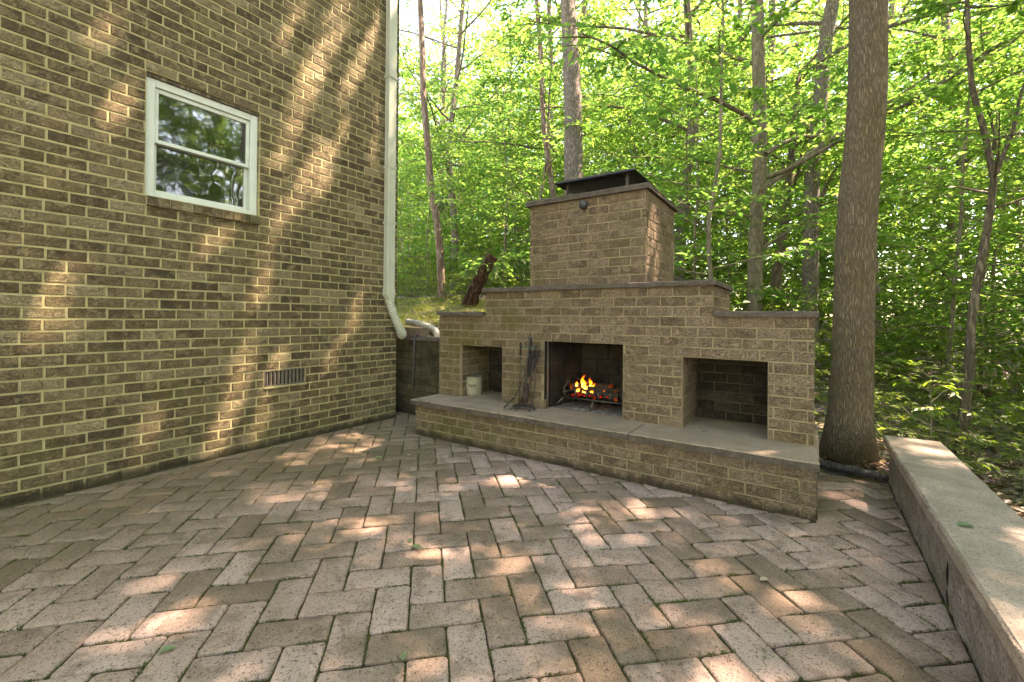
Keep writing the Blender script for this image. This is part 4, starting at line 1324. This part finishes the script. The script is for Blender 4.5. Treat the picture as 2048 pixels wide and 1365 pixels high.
def make_tree(seed, path, rad, limbs, leaf_size, spray=.9, sub_n=7, twig_n=5, leaf_gap=.06, crown0=.3, limb_len=2.5, up_=.35, droop=.03, extra_limbs=(), six=False, trunk_n=14, top_twigs=True, keep=1.0, trunk_wob=.06, root_flare=1.0, where=None):
    g = np.random.default_rng(seed)
    path = [np.array(p, float) for p in path]
    seg = [np.linalg.norm(path[i + 1] - path[i]) for i in range(len(path) - 1)]
    cum = np.concatenate([[0], np.cumsum(seg)]); TL = cum[-1]
    def on(t):
        s = t * TL; i = min(np.searchsorted(cum, s, 'right') - 1, len(path) - 2); i = max(i, 0)
        f = (s - cum[i]) / seg[i]
        return path[i] * (1 - f) + path[i + 1] * f
    def rr(t): return rad[0] * (1 - t) + rad[1] * t
    tr = MB()
    ns = max(10, int(TL * 2.2))
    ts = np.linspace(0, 1, ns)
    ph = g.uniform(0, 6.28, 4)
    tp = [on(t) for t in ts]
    rads = [rr(t) * (1 + (.55 * root_flare) * math.exp(-t * TL / .25)) for t in ts]
    tr.tube(tp, rads, trunk_n, True, lambda i, k: 1 + trunk_wob * math.sin(3 * 2 * math.pi * k / trunk_n + ph[0] + i * .3) + trunk_wob * .7 * math.sin(2 * math.pi * k / trunk_n * 2 + ph[1] - i * .2))
    twigs = []
    def grow(p0, d0, L, r0):
        b = curve_branch(g, p0, d0, L, droop, 7, .10)
        tr.tube(b, list(np.linspace(r0, r0 * .25, len(b))), 5, False)
        for s in range(sub_n):
            t = .22 + .78 * (s + g.uniform(.1, .9)) / sub_n
            i = min(int(t * 7), 6); q = b[i] + (b[i + 1] - b[i]) * (t * 7 - i)
            bd = b[i + 1] - b[i]; bd = bd / np.linalg.norm(bd)
            side = np.cross(bd, [0, 0, 1]); side /= np.linalg.norm(side) + 1e-9
            sg = 1 if s % 2 else -1
            d = bd * .75 + side * sg * g.uniform(.5, 1.0) + np.array([0, 0, g.normal(.05, .18)])
            sl = L * spray * g.uniform(.28, .5) * (1.15 - .55 * t)
            sub = curve_branch(g, q, d, sl, droop * 1.2, 5, .09)
            tr.tube(sub, list(np.linspace(r0 * .32, .003, len(sub))), 3, False)
            twigs.append(sub)
            for w in range(twig_n):
                t2 = (w + g.uniform(.2, .8)) / twig_n
                j = min(int(t2 * 5), 4); q2 = sub[j] + (sub[j + 1] - sub[j]) * (t2 * 5 - j)
                sd = sub[j + 1] - sub[j]; sd = sd / np.linalg.norm(sd)
                s2 = np.cross(sd, [0, 0, 1]); s2 /= np.linalg.norm(s2) + 1e-9
                d2 = sd * .6 + s2 * (1 if w % 2 else -1) * g.uniform(.6, 1) + np.array([0, 0, g.normal(0, .2)])
                tw = curve_branch(g, q2, d2, sl * g.uniform(.3, .55), droop, 3, .1)
                twigs.append(tw)
    for k in range(limbs):
        t = crown0 + (1 - crown0) * (k + g.uniform(0, 1)) / limbs
        az = k * 2.399963 + g.uniform(-.5, .5)
        e = up_ + .5 * t * g.uniform(.4, 1.2)
        d = np.array([math.cos(az) * math.cos(e), math.sin(az) * math.cos(e), math.sin(e)])
        L = limb_len * (1.1 - .6 * ((t - crown0) / (1 - crown0)) ** 1.5) * g.uniform(.7, 1.15)
        grow(on(min(t, .995)), d, L, max(.008, rr(t) * .42))
    for (p0, d0, L, r0) in extra_limbs: grow(np.array(p0, float), np.array(d0, float), L, r0)
    PP, DD, NN, SS = [], [], [], []
    for tw in twigs:
        tw = np.array(tw)
        dl = np.linalg.norm(np.diff(tw, axis=0), axis=1); L = dl.sum()
        m_ = max(3, int(L / leaf_gap))
        cc = np.concatenate([[0], np.cumsum(dl)])
        tt = (np.arange(m_) + g.uniform(.2, .8, m_)) / m_ * L
        idx = np.clip(np.searchsorted(cc, tt, 'right') - 1, 0, len(dl) - 1)
        f = ((tt - cc[idx]) / dl[idx])[:, None]
        pos = tw[idx] * (1 - f) + tw[idx + 1] * f
        dr = (tw[idx + 1] - tw[idx]) / dl[idx][:, None]
        sd = np.cross(dr, [0, 0, 1]); sd /= np.linalg.norm(sd, axis=1, keepdims=True) + 1e-9
        sg = np.where(np.arange(m_) % 2, 1., -1.)[:, None]
        D = dr * .75 + sd * sg * g.uniform(.5, 1., (m_, 1)) + np.stack([np.zeros(m_), np.zeros(m_), g.normal(-.18, .22, m_)], 1)
        D /= np.linalg.norm(D, axis=1, keepdims=True)
        N = np.stack([g.normal(0, .34, m_), g.normal(0, .34, m_), np.ones(m_)], 1)
        N -= D * (N * D).sum(1, keepdims=True); N /= np.linalg.norm(N, axis=1, keepdims=True)
        PP.append(pos); DD.append(D); NN.append(N); SS.append(leaf_size * g.uniform(.5, 1.35, m_))
    P, D, N, S = map(np.concatenate, (PP, DD, NN, SS))
    if keep < 1:
        k_ = g.random(len(P)) < keep
        P, D, N, S = P[k_], D[k_], N[k_], S[k_]
    if where is not None:
        k_ = shaded(P + D * S[:, None] * .5 + where)
        P, D, N, S = P[k_], D[k_], N[k_], S[k_]
    V, F = leaf_verts(P, D, N, S, six=six)
    return tr, V, F

def tree_obj(name, label, cat, loc, trunk_me, crown_me, rz=0.0, sc=1.0, group=None):
    e = empty(name, loc)
    e.rotation_euler = (0, 0, rz); e.scale = (sc, sc, sc)
    tag(e, label, cat, group)
    o = link('trunk', trunk_me); o.parent = e
    if crown_me is not None:
        o = link('crown', crown_me); o.parent = e
    return e

def zt(x, y): return float(terrain(x, y))

# openings cut into the crowns to shape sun streaks on the wall (y, z, y, z, width) and the paving (x, y, radius)
WALL_GAPS = [(2.95, 4.66, 2.45, 3.38, .24), (2.45, 3.38, 2.26, 2.7, .17), (2.24, 2.26, 2.08, 1.43, .15), (3.29, 4.39, 2.96, 3.67, .14), (2.97, 3.29, 2.68, 2.51, .14), (2.67, 2.97, 2.41, 2.29, .13), (2.0, .97, 1.88, .49, .12), (1.88, .49, 1.73, .06, .1), (2.21, .77, 2.1, .13, .07), (3.24, 1.49, 3.06, 1.09, .13), (3.03, 1.06, 2.79, .73, .11), (1.04, 3.5, .96, 3.22, .1), (1.09, 2.84, 1.05, 2.53, .12), (.77, 1.47, .71, 1.2, .1), (1.15, 1.48, .92, 1.2, .09), (.79, 1.06, .7, .93, .06), (1.74, 1.94, 1.58, 1.81, .09), (1.24, .43, 1.2, .09, .07), (3.47, 3.83, 3.37, 3.02, .09), (2.44, 4.3, 2.24, 3.85, .09), (3.5, 4.92, 3.32, 4.52, .11)]
PATIO_GAPS = [(1.73, .8, .035), (2.11, .76, .06), (2.07, .58, .05), (1.9, 1.71, .06), (2.1, 1.69, .04), (1.59, 1.7, .035), (2.95, 2.83, .03), (2.94, 3.12, .03), (3.85, 2.44, .02), (3.23, 2.34, .02), (4.75, 3.87, .045), (4.8, 3.6, .045), (4.85, 2.45, .05)]
def shaded(P):
    """False for leaves that would stand in one of the openings"""
    keep = np.ones(len(P), bool)
    t = P[:, 0] / SUN.x
    Y = P[:, 1] - t * SUN.y; Z = P[:, 2] - t * SUN.z
    for (y0, z0, y1, z1, w) in WALL_GAPS:
        d = np.array([y1 - y0, z1 - z0]); L = np.linalg.norm(d); d = d / L
        u = (Y - y0) * d[0] + (Z - z0) * d[1]; v = -(Y - y0) * d[1] + (Z - z0) * d[0]
        keep &= ~((u > -.14) & (u < L + .14) & (np.abs(v) < w * .46 + .03))
    t = P[:, 2] / SUN.z
    X = P[:, 0] - t * SUN.x; Y = P[:, 1] - t * SUN.y
    for (x, y, r) in PATIO_GAPS:
        keep &= ~((X - x) ** 2 + ((Y - y) / 1.3) ** 2 < (r + .025) ** 2)
    t = (P[:, 2] - 1.3) / SUN.z
    X = P[:, 0] - t * SUN.x; Y = P[:, 1] - t * SUN.y
    ground_right = (X > 4.9) & (X < 9.5) & (Y > 5.2) & (Y < 12)  # crowns thinned to let sun onto the forest floor at right
    keep &= ~(ground_right & (np.sin(P[:, 0] * 2.7 - P[:, 1] * 2.1) + np.sin(P[:, 2] * 2.3 + P[:, 0]) > -.3))
    bank = (X > -3.2) & (X < .2) & (Y > 4.6) & (Y < 7.6)  # crowns thinned to let sun onto the grass bank
    keep &= ~(bank & (np.sin(P[:, 0] * 3.1 + P[:, 1] * 2.3) + np.sin(P[:, 2] * 2.9) > -.7))
    return keep

# ---- the trees one can tell apart, each with its own trunk
def special(name, label, base, path, rad, bark, leafm, seed, trunk_n=16, **kw):
    b = np.array(base, float)
    P = [np.array(p, float) - b for p in path]
    kw2 = dict(kw)
    if 'extra_limbs' in kw2:
        kw2['extra_limbs'] = [(np.array(p, float) - b, d, L, r) for (p, d, L, r) in kw2['extra_limbs']]
    tr, V, F = make_tree(seed, P, rad, trunk_n=trunk_n, where=b, **kw2)
    return tree_obj(name, label, 'tree', base, tr.mesh('trunk', M[bark], True), mesh_np('crown', V, F, M[leafm]))

special('tree', 'big furrowed tree trunk growing right behind the end of the fireplace', (4.51, 4.76, -.05),
        [(4.51, 4.76, -.05), (4.525, 4.76, .52), (4.545, 4.76, .93), (4.55, 4.76, 1.55), (4.56, 4.77, 2.13), (4.61, 4.79, 2.63), (4.64, 4.81, 3.3), (4.64, 4.84, 3.97), (4.66, 4.95, 7), (4.75, 5.2, 11), (4.8, 5.5, 17)], (.150, .085),
        'bark', 'leaf_tall', 1, trunk_n=64, limbs=30, leaf_size=.185, crown0=.42, limb_len=5.0, sub_n=9, twig_n=6, leaf_gap=.055, spray=.66, trunk_wob=.02, root_flare=1.0,
        extra_limbs=[((4.7, 5.2, 10.5), (-.9, -.05, .28), 5.6, .06), ((4.7, 5.2, 12.0), (-.85, -.35, .25), 5.4, .06), ((4.7, 5.3, 13.5), (-.9, .2, .2), 5.0, .05)])
special('tree', 'tall grey straight trunk rising directly behind the chimney hood', (-.40, 9.53, 1.7),
        [(-.40, 9.53, 1.6), (-.43, 9.50, 4.18), (-.46, 9.47, 6.21), (-.57, 9.38, 8.45), (-.65, 9.3, 12), (-.7, 9.2, 19)], (.235, .11),
        'bark_grey', 'leaf_tall', 2, trunk_n=28, limbs=22, leaf_size=.17, crown0=.45, limb_len=5.2, sub_n=8, twig_n=6, leaf_gap=.075, spray=.65)
special('tree', 'thin pale crooked trunk standing at the top of the grassy bank', (-3.37, 8.13, 1.6),
        [(-3.37, 8.13, 1.5), (-3.42, 8.09, 2.92), (-3.48, 8.04, 3.67), (-3.61, 7.95, 4.42), (-3.68, 7.9, 5.54), (-3.79, 7.81, 6.9), (-3.81, 7.79, 8.02), (-3.86, 7.75, 9.15), (-3.9, 7.7, 14)], (.092, .05),
        'bark_red', 'leaf', 3, trunk_n=14, limbs=9, leaf_size=.11, crown0=.70, limb_len=3.0, sub_n=6, twig_n=4, leaf_gap=.09)
special('tree', 'slender grey trunk left of the thick trunk behind the chimney', (-1.48, 10.6, 1.6),
        [(-1.48, 10.6, 1.5), (-1.51, 10.58, 4.19), (-1.65, 10.48, 5.22), (-1.8, 10.37, 6.5), (-1.85, 10.32, 8.13), (-1.91, 10.28, 9.08), (-1.98, 10.22, 9.89), (-2.1, 10.1, 14)], (.082, .045),
        'bark_red', 'leaf', 4, trunk_n=12, limbs=8, leaf_size=.11, crown0=.72, limb_len=2.6, sub_n=6, twig_n=4, leaf_gap=.09)
special('tree', 'grey beech trunk with long slanting limbs behind the low fireplace end', (3.40, 9.09, .3),
        [(3.40, 9.09, .3), (3.40, 9.08, 2.15), (3.41, 9.09, 3.06), (3.45, 9.11, 3.6), (3.46, 9.11, 4.69), (3.43, 9.08, 5.87), (3.41, 9.07, 7.04), (3.3, 8.8, 11), (3.1, 8.6, 16)], (.135, .05),
        'bark_smooth', 'leaf', 5, trunk_n=18, limbs=28, leaf_size=.13, crown0=.22, limb_len=4.2, sub_n=8, twig_n=5, leaf_gap=.065, spray=.7, up_=.2, six=True,
        extra_limbs=[((3.46, 9.0, 3.55), (.66, .48, .60), 4.2, .060), ((3.55, 9.02, 4.2), (.60, .42, .62), 3.6, .048), ((3.38, 9.0, 3.9), (-.75, -.25, .35), 3.0, .026), ((3.36, 8.98, 3.1), (-.8, -.45, .25), 2.8, .024), ((3.5, 9.0, 2.5), (.8, -.5, .25), 2.4, .022)])
special('tree', 'dark leaning trunk between the two grey trunks behind the fireplace', (3.56, 11.0, .4),
        [(3.50, 10.98, .2), (3.56, 11.01, 1.41), (3.62, 11.04, 2.11), (3.70, 11.10, 2.76), (3.75, 11.13, 3.19), (3.81, 11.17, 3.83), (4.0, 11.3, 6.5)], (.115, .05),
        'bark_dark', 'leaf', 6, trunk_n=12, limbs=11, leaf_size=.10, crown0=.45, limb_len=2.6, sub_n=7, twig_n=4, leaf_gap=.085)
special('tree', 'grey scaly trunk with a broken limb beside the big furrowed trunk', (4.23, 10.86, .3),
        [(4.22, 10.86, .1), (4.24, 10.86, 2.07), (4.23, 10.85, 3.5), (4.26, 10.86, 4.42), (4.37, 10.93, 5.74), (4.45, 10.98, 6.86), (4.58, 11.06, 7.78), (4.9, 11.2, 15)], (.165, .07),
        'bark_grey', 'leaf_tall', 7, trunk_n=20, limbs=13, leaf_size=.12, crown0=.42, limb_len=3.6, sub_n=7, twig_n=4, leaf_gap=.09,
        extra_limbs=[((4.33, 10.8, 3.55), (.45, -.3, .8), .9, .05)])
special('sapling', 'forked dark sapling trunk standing beyond the concrete garden wall', (5.54, 6.44, -.25),
        [(5.53, 6.43, -.3), (5.57, 6.46, .30), (5.61, 6.48, .74), (5.63, 6.49, 1.44), (5.73, 6.55, 1.99), (5.80, 6.60, 2.51), (5.82, 6.61, 2.79), (5.81, 6.61, 3.05), (5.72, 6.54, 3.23), (5.64, 6.49, 3.45), (5.62, 6.47, 3.71), (5.60, 6.46, 3.97), (5.58, 6.44, 4.3), (5.57, 6.44, 5.2)], (.048, .016),
        'bark_dark', 'leaf', 8, trunk_n=12, limbs=12, leaf_size=.10, crown0=.45, limb_len=1.1, sub_n=6, twig_n=3, leaf_gap=.07, six=True, up_=.1, root_flare=.3,
        extra_limbs=[((5.83, 6.62, 2.78), (.35, .22, .9), 1.6, .024), ((5.81, 6.61, 3.04), (.2, .1, .95), .45, .022)])

for (x, y, sd, lb) in ((9.0, 6.2, 21, 'tall tree whose high crown hangs over the garden wall end'), (7.5, 9.4, 22, 'tall tree whose high crown overhangs the forked sapling')):
    z = float(terrain(x, y))
    special('tree', lb, (x, y, z), [(x, y, z - .2), (x + .1, y, 6), (x, y - .2, 12), (x - .2, y - .2, 19)], (.19, .06), 'bark_grey', 'leaf_tall', sd, trunk_n=14, limbs=30, leaf_size=.18, crown0=.47, limb_len=5.2, sub_n=9, twig_n=6, leaf_gap=.055, spray=.66)

# ---- prototypes for the wood
PROTO = {}
def proto(key, seed, H, r0, bark, leafm, **kw):
    g = np.random.default_rng(seed)
    n = 6
    p = [np.array([0, 0, -.3])]
    for i in range(n):
        p.append(np.array([p[-1][0] + g.normal(0, .035 * H / n * 2), p[-1][1] + g.normal(0, .035 * H / n * 2), H * (i + 1) / n]))
    tr, V, F = make_tree(seed, p, (r0, r0 * .25), **kw)
    PROTO[key] = (tr.mesh('trunk', M[bark], True), mesh_np('crown', V, F, M[leafm]))
for k in range(4):
    proto(('under', k), 40 + k, 6.2, .040, 'bark_smooth', 'leaf', limbs=24, leaf_size=.125, crown0=.12, limb_len=2.5, sub_n=8, twig_n=5, leaf_gap=.075, spray=.8, up_=.12, droop=.035, trunk_n=9)
for k in range(3):
    proto(('tall', k), 60 + k, 19, .17, 'bark_grey', 'leaf_tall', limbs=26, leaf_size=.165, crown0=.26, limb_len=4.8, sub_n=8, twig_n=4, leaf_gap=.13, up_=.22, spray=.75, trunk_n=14)
for k in range(4):
    proto(('shrub', k), 80 + k, 1.25, .012, 'bark_smooth', 'leaf_low', limbs=11, leaf_size=.085, crown0=.20, limb_len=.75, sub_n=5, twig_n=2, leaf_gap=.05, up_=.15, droop=.03, trunk_n=6, root_flare=0)

def vis(x, y, z=1.5):
    return in_view(x, y, z)

g = np.random.default_rng(77)
placed = [(4.5, 4.76, .6), (-.4, 9.5, .7), (3.4, 9.1, .7), (4.2, 10.9, .6), (5.55, 6.45, .5), (-3.4, 8.1, .6)]
def far_from(x, y, d):
    return all((x - a) ** 2 + (y - b) ** 2 > (d + c) ** 2 * .5 for a, b, c in placed)

# tall trees: hand-spread over the wood, their crowns shade the patio
TALL = [(5.6, 14.2), (1.0, 13.2), (-3.0, 14.0), (-6.6, 12.2), (2.6, 17.5), (-.8, 18.5), (7.6, 17.8), (-5.2, 17.8), (-10.0, 15.0), (12.5, 6.6), (12.5, 2.0), (14.5, 5.0), (17, 8), (19, 4), (21, 11), (17.5, 12), (24, 7),
        (-9.0, 20.5), (-3.5, 22.0), (2.0, 21.5), (6.0, 23.0), (10.5, 20.5), (-13.5, 19), (12, 15.5), (-7.5, 26), (0, 27), (8.5, 27), (4.5, 27.5), (-14, 25),
        (3.0, -8.0), (7.2, -7.0), (11.5, -5.0), (13.0, -1.5), (.0, -11.0), (5.2, -12.0), (10.0, -11.0), (-4.0, -9.5)]  # this row: unseen trees behind the camera, added for green fill light
TL_LABEL = 'tall straight forest tree with high leafy crown among the woods'
for i, (x, y) in enumerate(TALL):
    t, c = PROTO[('tall', i % 3)]
    tree_obj('tree', TL_LABEL, 'tree', (x, y, zt(x, y)), t, c, g.uniform(0, 6.28), g.uniform(.85, 1.12), 'tall trees of the wood')
    placed.append((x, y, .5))
# understory trees
UN_LABEL = 'slim understory tree with layered light green sprays in the woods'
cnt = 0
tries = 0
while cnt < 90 and tries < 6000:
    tries += 1
    y = 6.9 + 20 * g.random() ** 1.1
    x = g.uniform(4.25 - 1.2 * y - 1.0, 4.25 + .42 * y + 1.5)
    if not far_from(x, y, 1.55): continue
    if x < 1.0 and y < 9.2: continue
    if x < 2.2 and y < 7.6: continue
    if .3 < x < 2.4 and y < 10.5: continue
    if x > 4.6 and y < 9.5: continue
    t, c = PROTO[('under', cnt % 4)]
    tree_obj('understory_tree', UN_LABEL, 'tree', (x, y, zt(x, y)), t, c, g.uniform(0, 6.28), g.uniform(.75, 1.15) * (1 + .035 * (y - 7)), 'understory trees of the wood')
    placed.append((x, y, 1.0)); cnt += 1
for (x, y) in ((5.0, -6.2), (9.4, -5.4), (2.0, -7.2), (11.5, -2.0), (7.6, -8.4), (10.8, 5.2), (10.8, 3.6), (10.6, 7.0), (11.5, 5.6), (10.6, 1.0), (11.6, 2.6), (12.4, 4.2), (11.0, 8.4), (13.2, 7.4), (12.0, 9.0), (14.5, 6.0), (12.8, 1.6), (11.2, 4.4)):  # those behind the camera are unseen, added for green fill light
    t, c = PROTO[('under', cnt % 4)]; cnt += 1
    tree_obj('understory_tree', UN_LABEL, 'tree', (x, y, zt(x, y)), t, c, g.uniform(0, 6.28), g.uniform(1.15, 1.5), 'understory trees of the wood')
# low shrubs and seedlings
SH_LABEL = 'low leafy seedling shrub growing from the forest floor litter'
n = 0; tries = 0
pl2 = []
while n < 190 and tries < 9000:
    tries += 1
    y = 5.2 + 14 * g.random() ** 1.3
    x = g.uniform(4.25 - 1.15 * y, 4.25 + .33 * y + .6)
    if x < 4.75 and y < 6.2: continue
    if x < 1.2 and y < 7.5: continue
    if 4.2 < x < 5.0 and y < 5.4: continue
    if any((x - a) ** 2 + (y - b) ** 2 < .34 for a, b in pl2): continue
    pl2.append((x, y))
    t, c = PROTO[('shrub', n % 4)]
    tree_obj('seedling_shrub', SH_LABEL, 'shrub', (x, y, zt(x, y) - .02), t, c, g.uniform(0, 6.28), g.uniform(.4, .75) if y < 9 else g.uniform(.6, 1.25), 'seedlings of the forest floor')
    n += 1
while n < 255:
    y = g.uniform(5.6, 11.0); x = g.uniform(4.9, 4.9 + .34 * y)
    if any((x - a) ** 2 + (y - b) ** 2 < .12 for a, b in pl2) or (x < 5.2 and y < 5.6): continue
    pl2.append((x, y))
    t, c = PROTO[('shrub', n % 4)]
    tree_obj('seedling_shrub', SH_LABEL, 'shrub', (x, y, zt(x, y) - .02), t, c, g.uniform(0, 6.28), g.uniform(.22, .5), 'seedlings of the forest floor')
    n += 1
# far wood: reads as one mass
n = 160000
yb = g.uniform(28, 48, n); xb = g.uniform(-1, 1, n) * (yb * .95) + 4.25 - .35 * yb
zb = terrain(xb, yb) + 25 * g.random(n) ** 1.1
cl = np.sin(xb * .9 + 3 * np.sin(zb * .4)) * np.sin(yb * .8 + zb * .5) * np.sin(zb * .7 + xb * .3)
k_ = cl > -.32
P = np.stack([xb, yb, zb], 1)[k_]; n = len(P)
az = g.uniform(0, 6.28, n)
D = np.stack([np.cos(az), np.sin(az), g.normal(-.3, .25, n)], 1); D /= np.linalg.norm(D, axis=1, keepdims=True)
N = np.stack([g.normal(0, .5, n), g.normal(0, .5, n), np.ones(n)], 1); N -= D * (N * D).sum(1, keepdims=True); N /= np.linalg.norm(N, axis=1, keepdims=True)
V, F = leaf_verts(P, D, N, g.uniform(.28, .55, n), .6)
tag(link('distant_wood', mesh_np('distant_wood', V, F, M['leaf_tall'])), 'distant green woodland closing the view behind the nearer trees', 'woodland', kind='stuff')

# leaf litter
n = 26000
yl = 4.45 + 13 * g.random(n) ** 1.6; xl = g.uniform(0, 1, n) * (1.5 * yl + 2) + 4.25 - 1.2 * yl
k_ = ~((xl > -6) & (xl < .9) & (yl < 4.12)) & ~((xl > .76) & (xl < 4.3) & (yl < 4.62)) & ~((xl > 4.25) & (xl < 5.07) & (yl < 4.5))
xl, yl = xl[k_], yl[k_]
xe = g.uniform(5.06, 8.5, 5000); ye = g.uniform(2.2, 7.5, 5000)
xl = np.concatenate([xl, xe]); yl = np.concatenate([yl, ye]); n = len(xl)
P = np.stack([xl, yl, terrain(xl, yl) + g.uniform(.004, .03, n)], 1)
az = g.uniform(0, 6.28, n)
D = np.stack([np.cos(az), np.sin(az), g.normal(0, .22, n)], 1); D /= np.linalg.norm(D, axis=1, keepdims=True)
N = np.stack([g.normal(0, .35, n), g.normal(0, .35, n), np.ones(n)], 1); N -= D * (N * D).sum(1, keepdims=True); N /= np.linalg.norm(N, axis=1, keepdims=True)
V, F = leaf_verts(P, D, N, g.uniform(.05, .11, n), .5, .10)
tag(link('leaf_litter', mesh_np('leaf_litter', V, F, M['litter'])), 'brown dead leaf litter covering the forest floor', 'leaf litter', kind='stuff')
# grass bank, left
n = 40000
xg = g.uniform(-5.5, .9, n); yg = g.uniform(4.7, 8.6, n)
dens = np.sin(xg * 2.1 + yg) * .3 + np.sin(yg * 3.3 - xg) * .2 + sm(4.6, 5.5, yg - .12 * xg)
k_ = g.random(n) < np.clip(dens, .05, 1)
xg, yg = xg[k_], yg[k_]; n = len(xg)
zg = terrain(xg, yg) - .005
h_ = g.uniform(.03, .10, n); az = g.uniform(0, 6.28, n); w_ = g.uniform(.003, .006, n)
dx, dy = np.cos(az), np.sin(az); ln = g.uniform(.2, .9, n) * h_; a2 = g.uniform(0, 6.28, n)
V = np.stack([np.stack([xg - w_ * dx, yg - w_ * dy, zg], 1), np.stack([xg + w_ * dx, yg + w_ * dy, zg], 1), np.stack([xg + ln * np.cos(a2), yg + ln * np.sin(a2), zg + h_], 1)], 1).reshape(-1, 3)
tag(link('grass', mesh_np('grass', V, np.arange(3 * n).reshape(-1, 3), M['grass'])), 'short bright grass on the bank behind the low wall', 'grass', kind='stuff')

# leaning broken log on the bank
lg = empty('broken_log', (-1.8, 7.38, 1.55))
tag(lg, 'reddish rotten broken trunk leaning at the edge of the bank', 'log')
rr = random.Random(2)
ph = [rr.uniform(.75, 1.25) for _ in range(14)]
K = spline([(-1.90, 7.33, 1.35), (-1.80, 7.39, 1.72), (-1.68, 7.46, 2.02), (-1.55, 7.54, 2.32), (-1.44, 7.61, 2.58)], 5)
MB().tube(K, list(np.linspace(.15, .10, len(K))), 14, True, lambda i, k: ph[k] * (1 + .12 * math.sin(i * 1.7 + k))).obj('trunk', M['rotten'], lg)
MB().tube([(-1.74, 7.36, 1.75), (-1.60, 7.30, 1.82), (-1.54, 7.28, 1.90)], [.05, .04, .02], 8).obj('root_stub', M['rotten'], lg)
fl = MB().tube(spline([(5.6, 12.5, -.02), (7.0, 11.6, .0), (8.6, 10.9, .0), (10.2, 10.4, -.05)], 6), [.15 - .003 * i for i in range(19)], 12, True, lambda i, k: 1 + .08 * math.sin(k * 2.1 + i)).obj('fallen_log', M['bark_dark'], smooth=True)
for v in fl.data.vertices: v.co.z += zt(v.co.x, v.co.y) + .06
tag(fl, 'dark fallen log lying across the forest floor', 'log')
# wooden railing far behind, left of the chimney
ra = empty('railing', (-7.5, 17.0, 1.6)); tag(ra, 'dark far-off railing glimpsed between the trees left of the chimney', 'railing')
q0, q1 = Vector((-8.4, 16.5, 1.9)), Vector((-5.9, 18.2, 1.9))
for s in (0, .33, .66, 1):
    p = q0.lerp(q1, s); MB().tube([(p.x, p.y, 1.3), (p.x, p.y, 3.35)], .035, 6).obj('post', M['black_metal'], ra)
for z in (3.3, 2.5, 2.2):
    MB().tube([(q0.x, q0.y, z), (q1.x, q1.y, z)], .03, 6).obj('rail', M['black_metal'], ra)

# ------------------------------------------------------------------ single leaves lying about
def fallen(x, y, z, s, az, m, label, grp):
    P = np.array([[0., 0., 0.]]); D = np.array([[math.cos(az), math.sin(az), .08]]); D /= np.linalg.norm(D)
    N = np.array([[.1, -.12, 1.]]); N /= np.linalg.norm(N)
    V, F = leaf_verts(P, D, N, np.array([s]), .55, .14, True)
    o = link('fallen_leaf', mesh_np('fallen_leaf', V, F, M[m])); o.location = (x, y, z)
    tag(o, label, 'leaf', grp)
for (x, y, s, a) in [(2.47, 1.67, .07, .3), (1.11, 2.52, .07, 1.0), (1.17, 3.13, .05, 2.0), (1.47, 3.24, .055, .4), (3.04, 1.10, .045, 2.2), (2.28, .62, .055, 1.1), (2.44, 1.70, .05, 2.5)]:
    fallen(x, y, .006, s, a, 'fallen', 'small pale green leaf lying on the pavers', 'green leaves on the pavers')
for (x, y, s, a) in [(3.05, 2.32, .05, .2), (1.9, 2.1, .04, 1.2), (1.3, 2.75, .05, 2.9), (4.05, 2.4, .05, .8)]:
    fallen(x, y, .006, s, a, 'dry', 'small dry buff leaf lying on the pavers', 'dry leaves on the pavers')
fallen(4.77, 2.66, .361, .07, .5, 'fallen', 'pale green leaf lying on the concrete coping', None)
fallen(2.18, 3.32, .380, .06, .1, 'dry', 'pale dry leaf lying on the hearth slab before the fire', None)
fallen(3.56, 3.62, .380, .045, .9, 'litter', 'small dark leaf lying before the empty wood store', None)
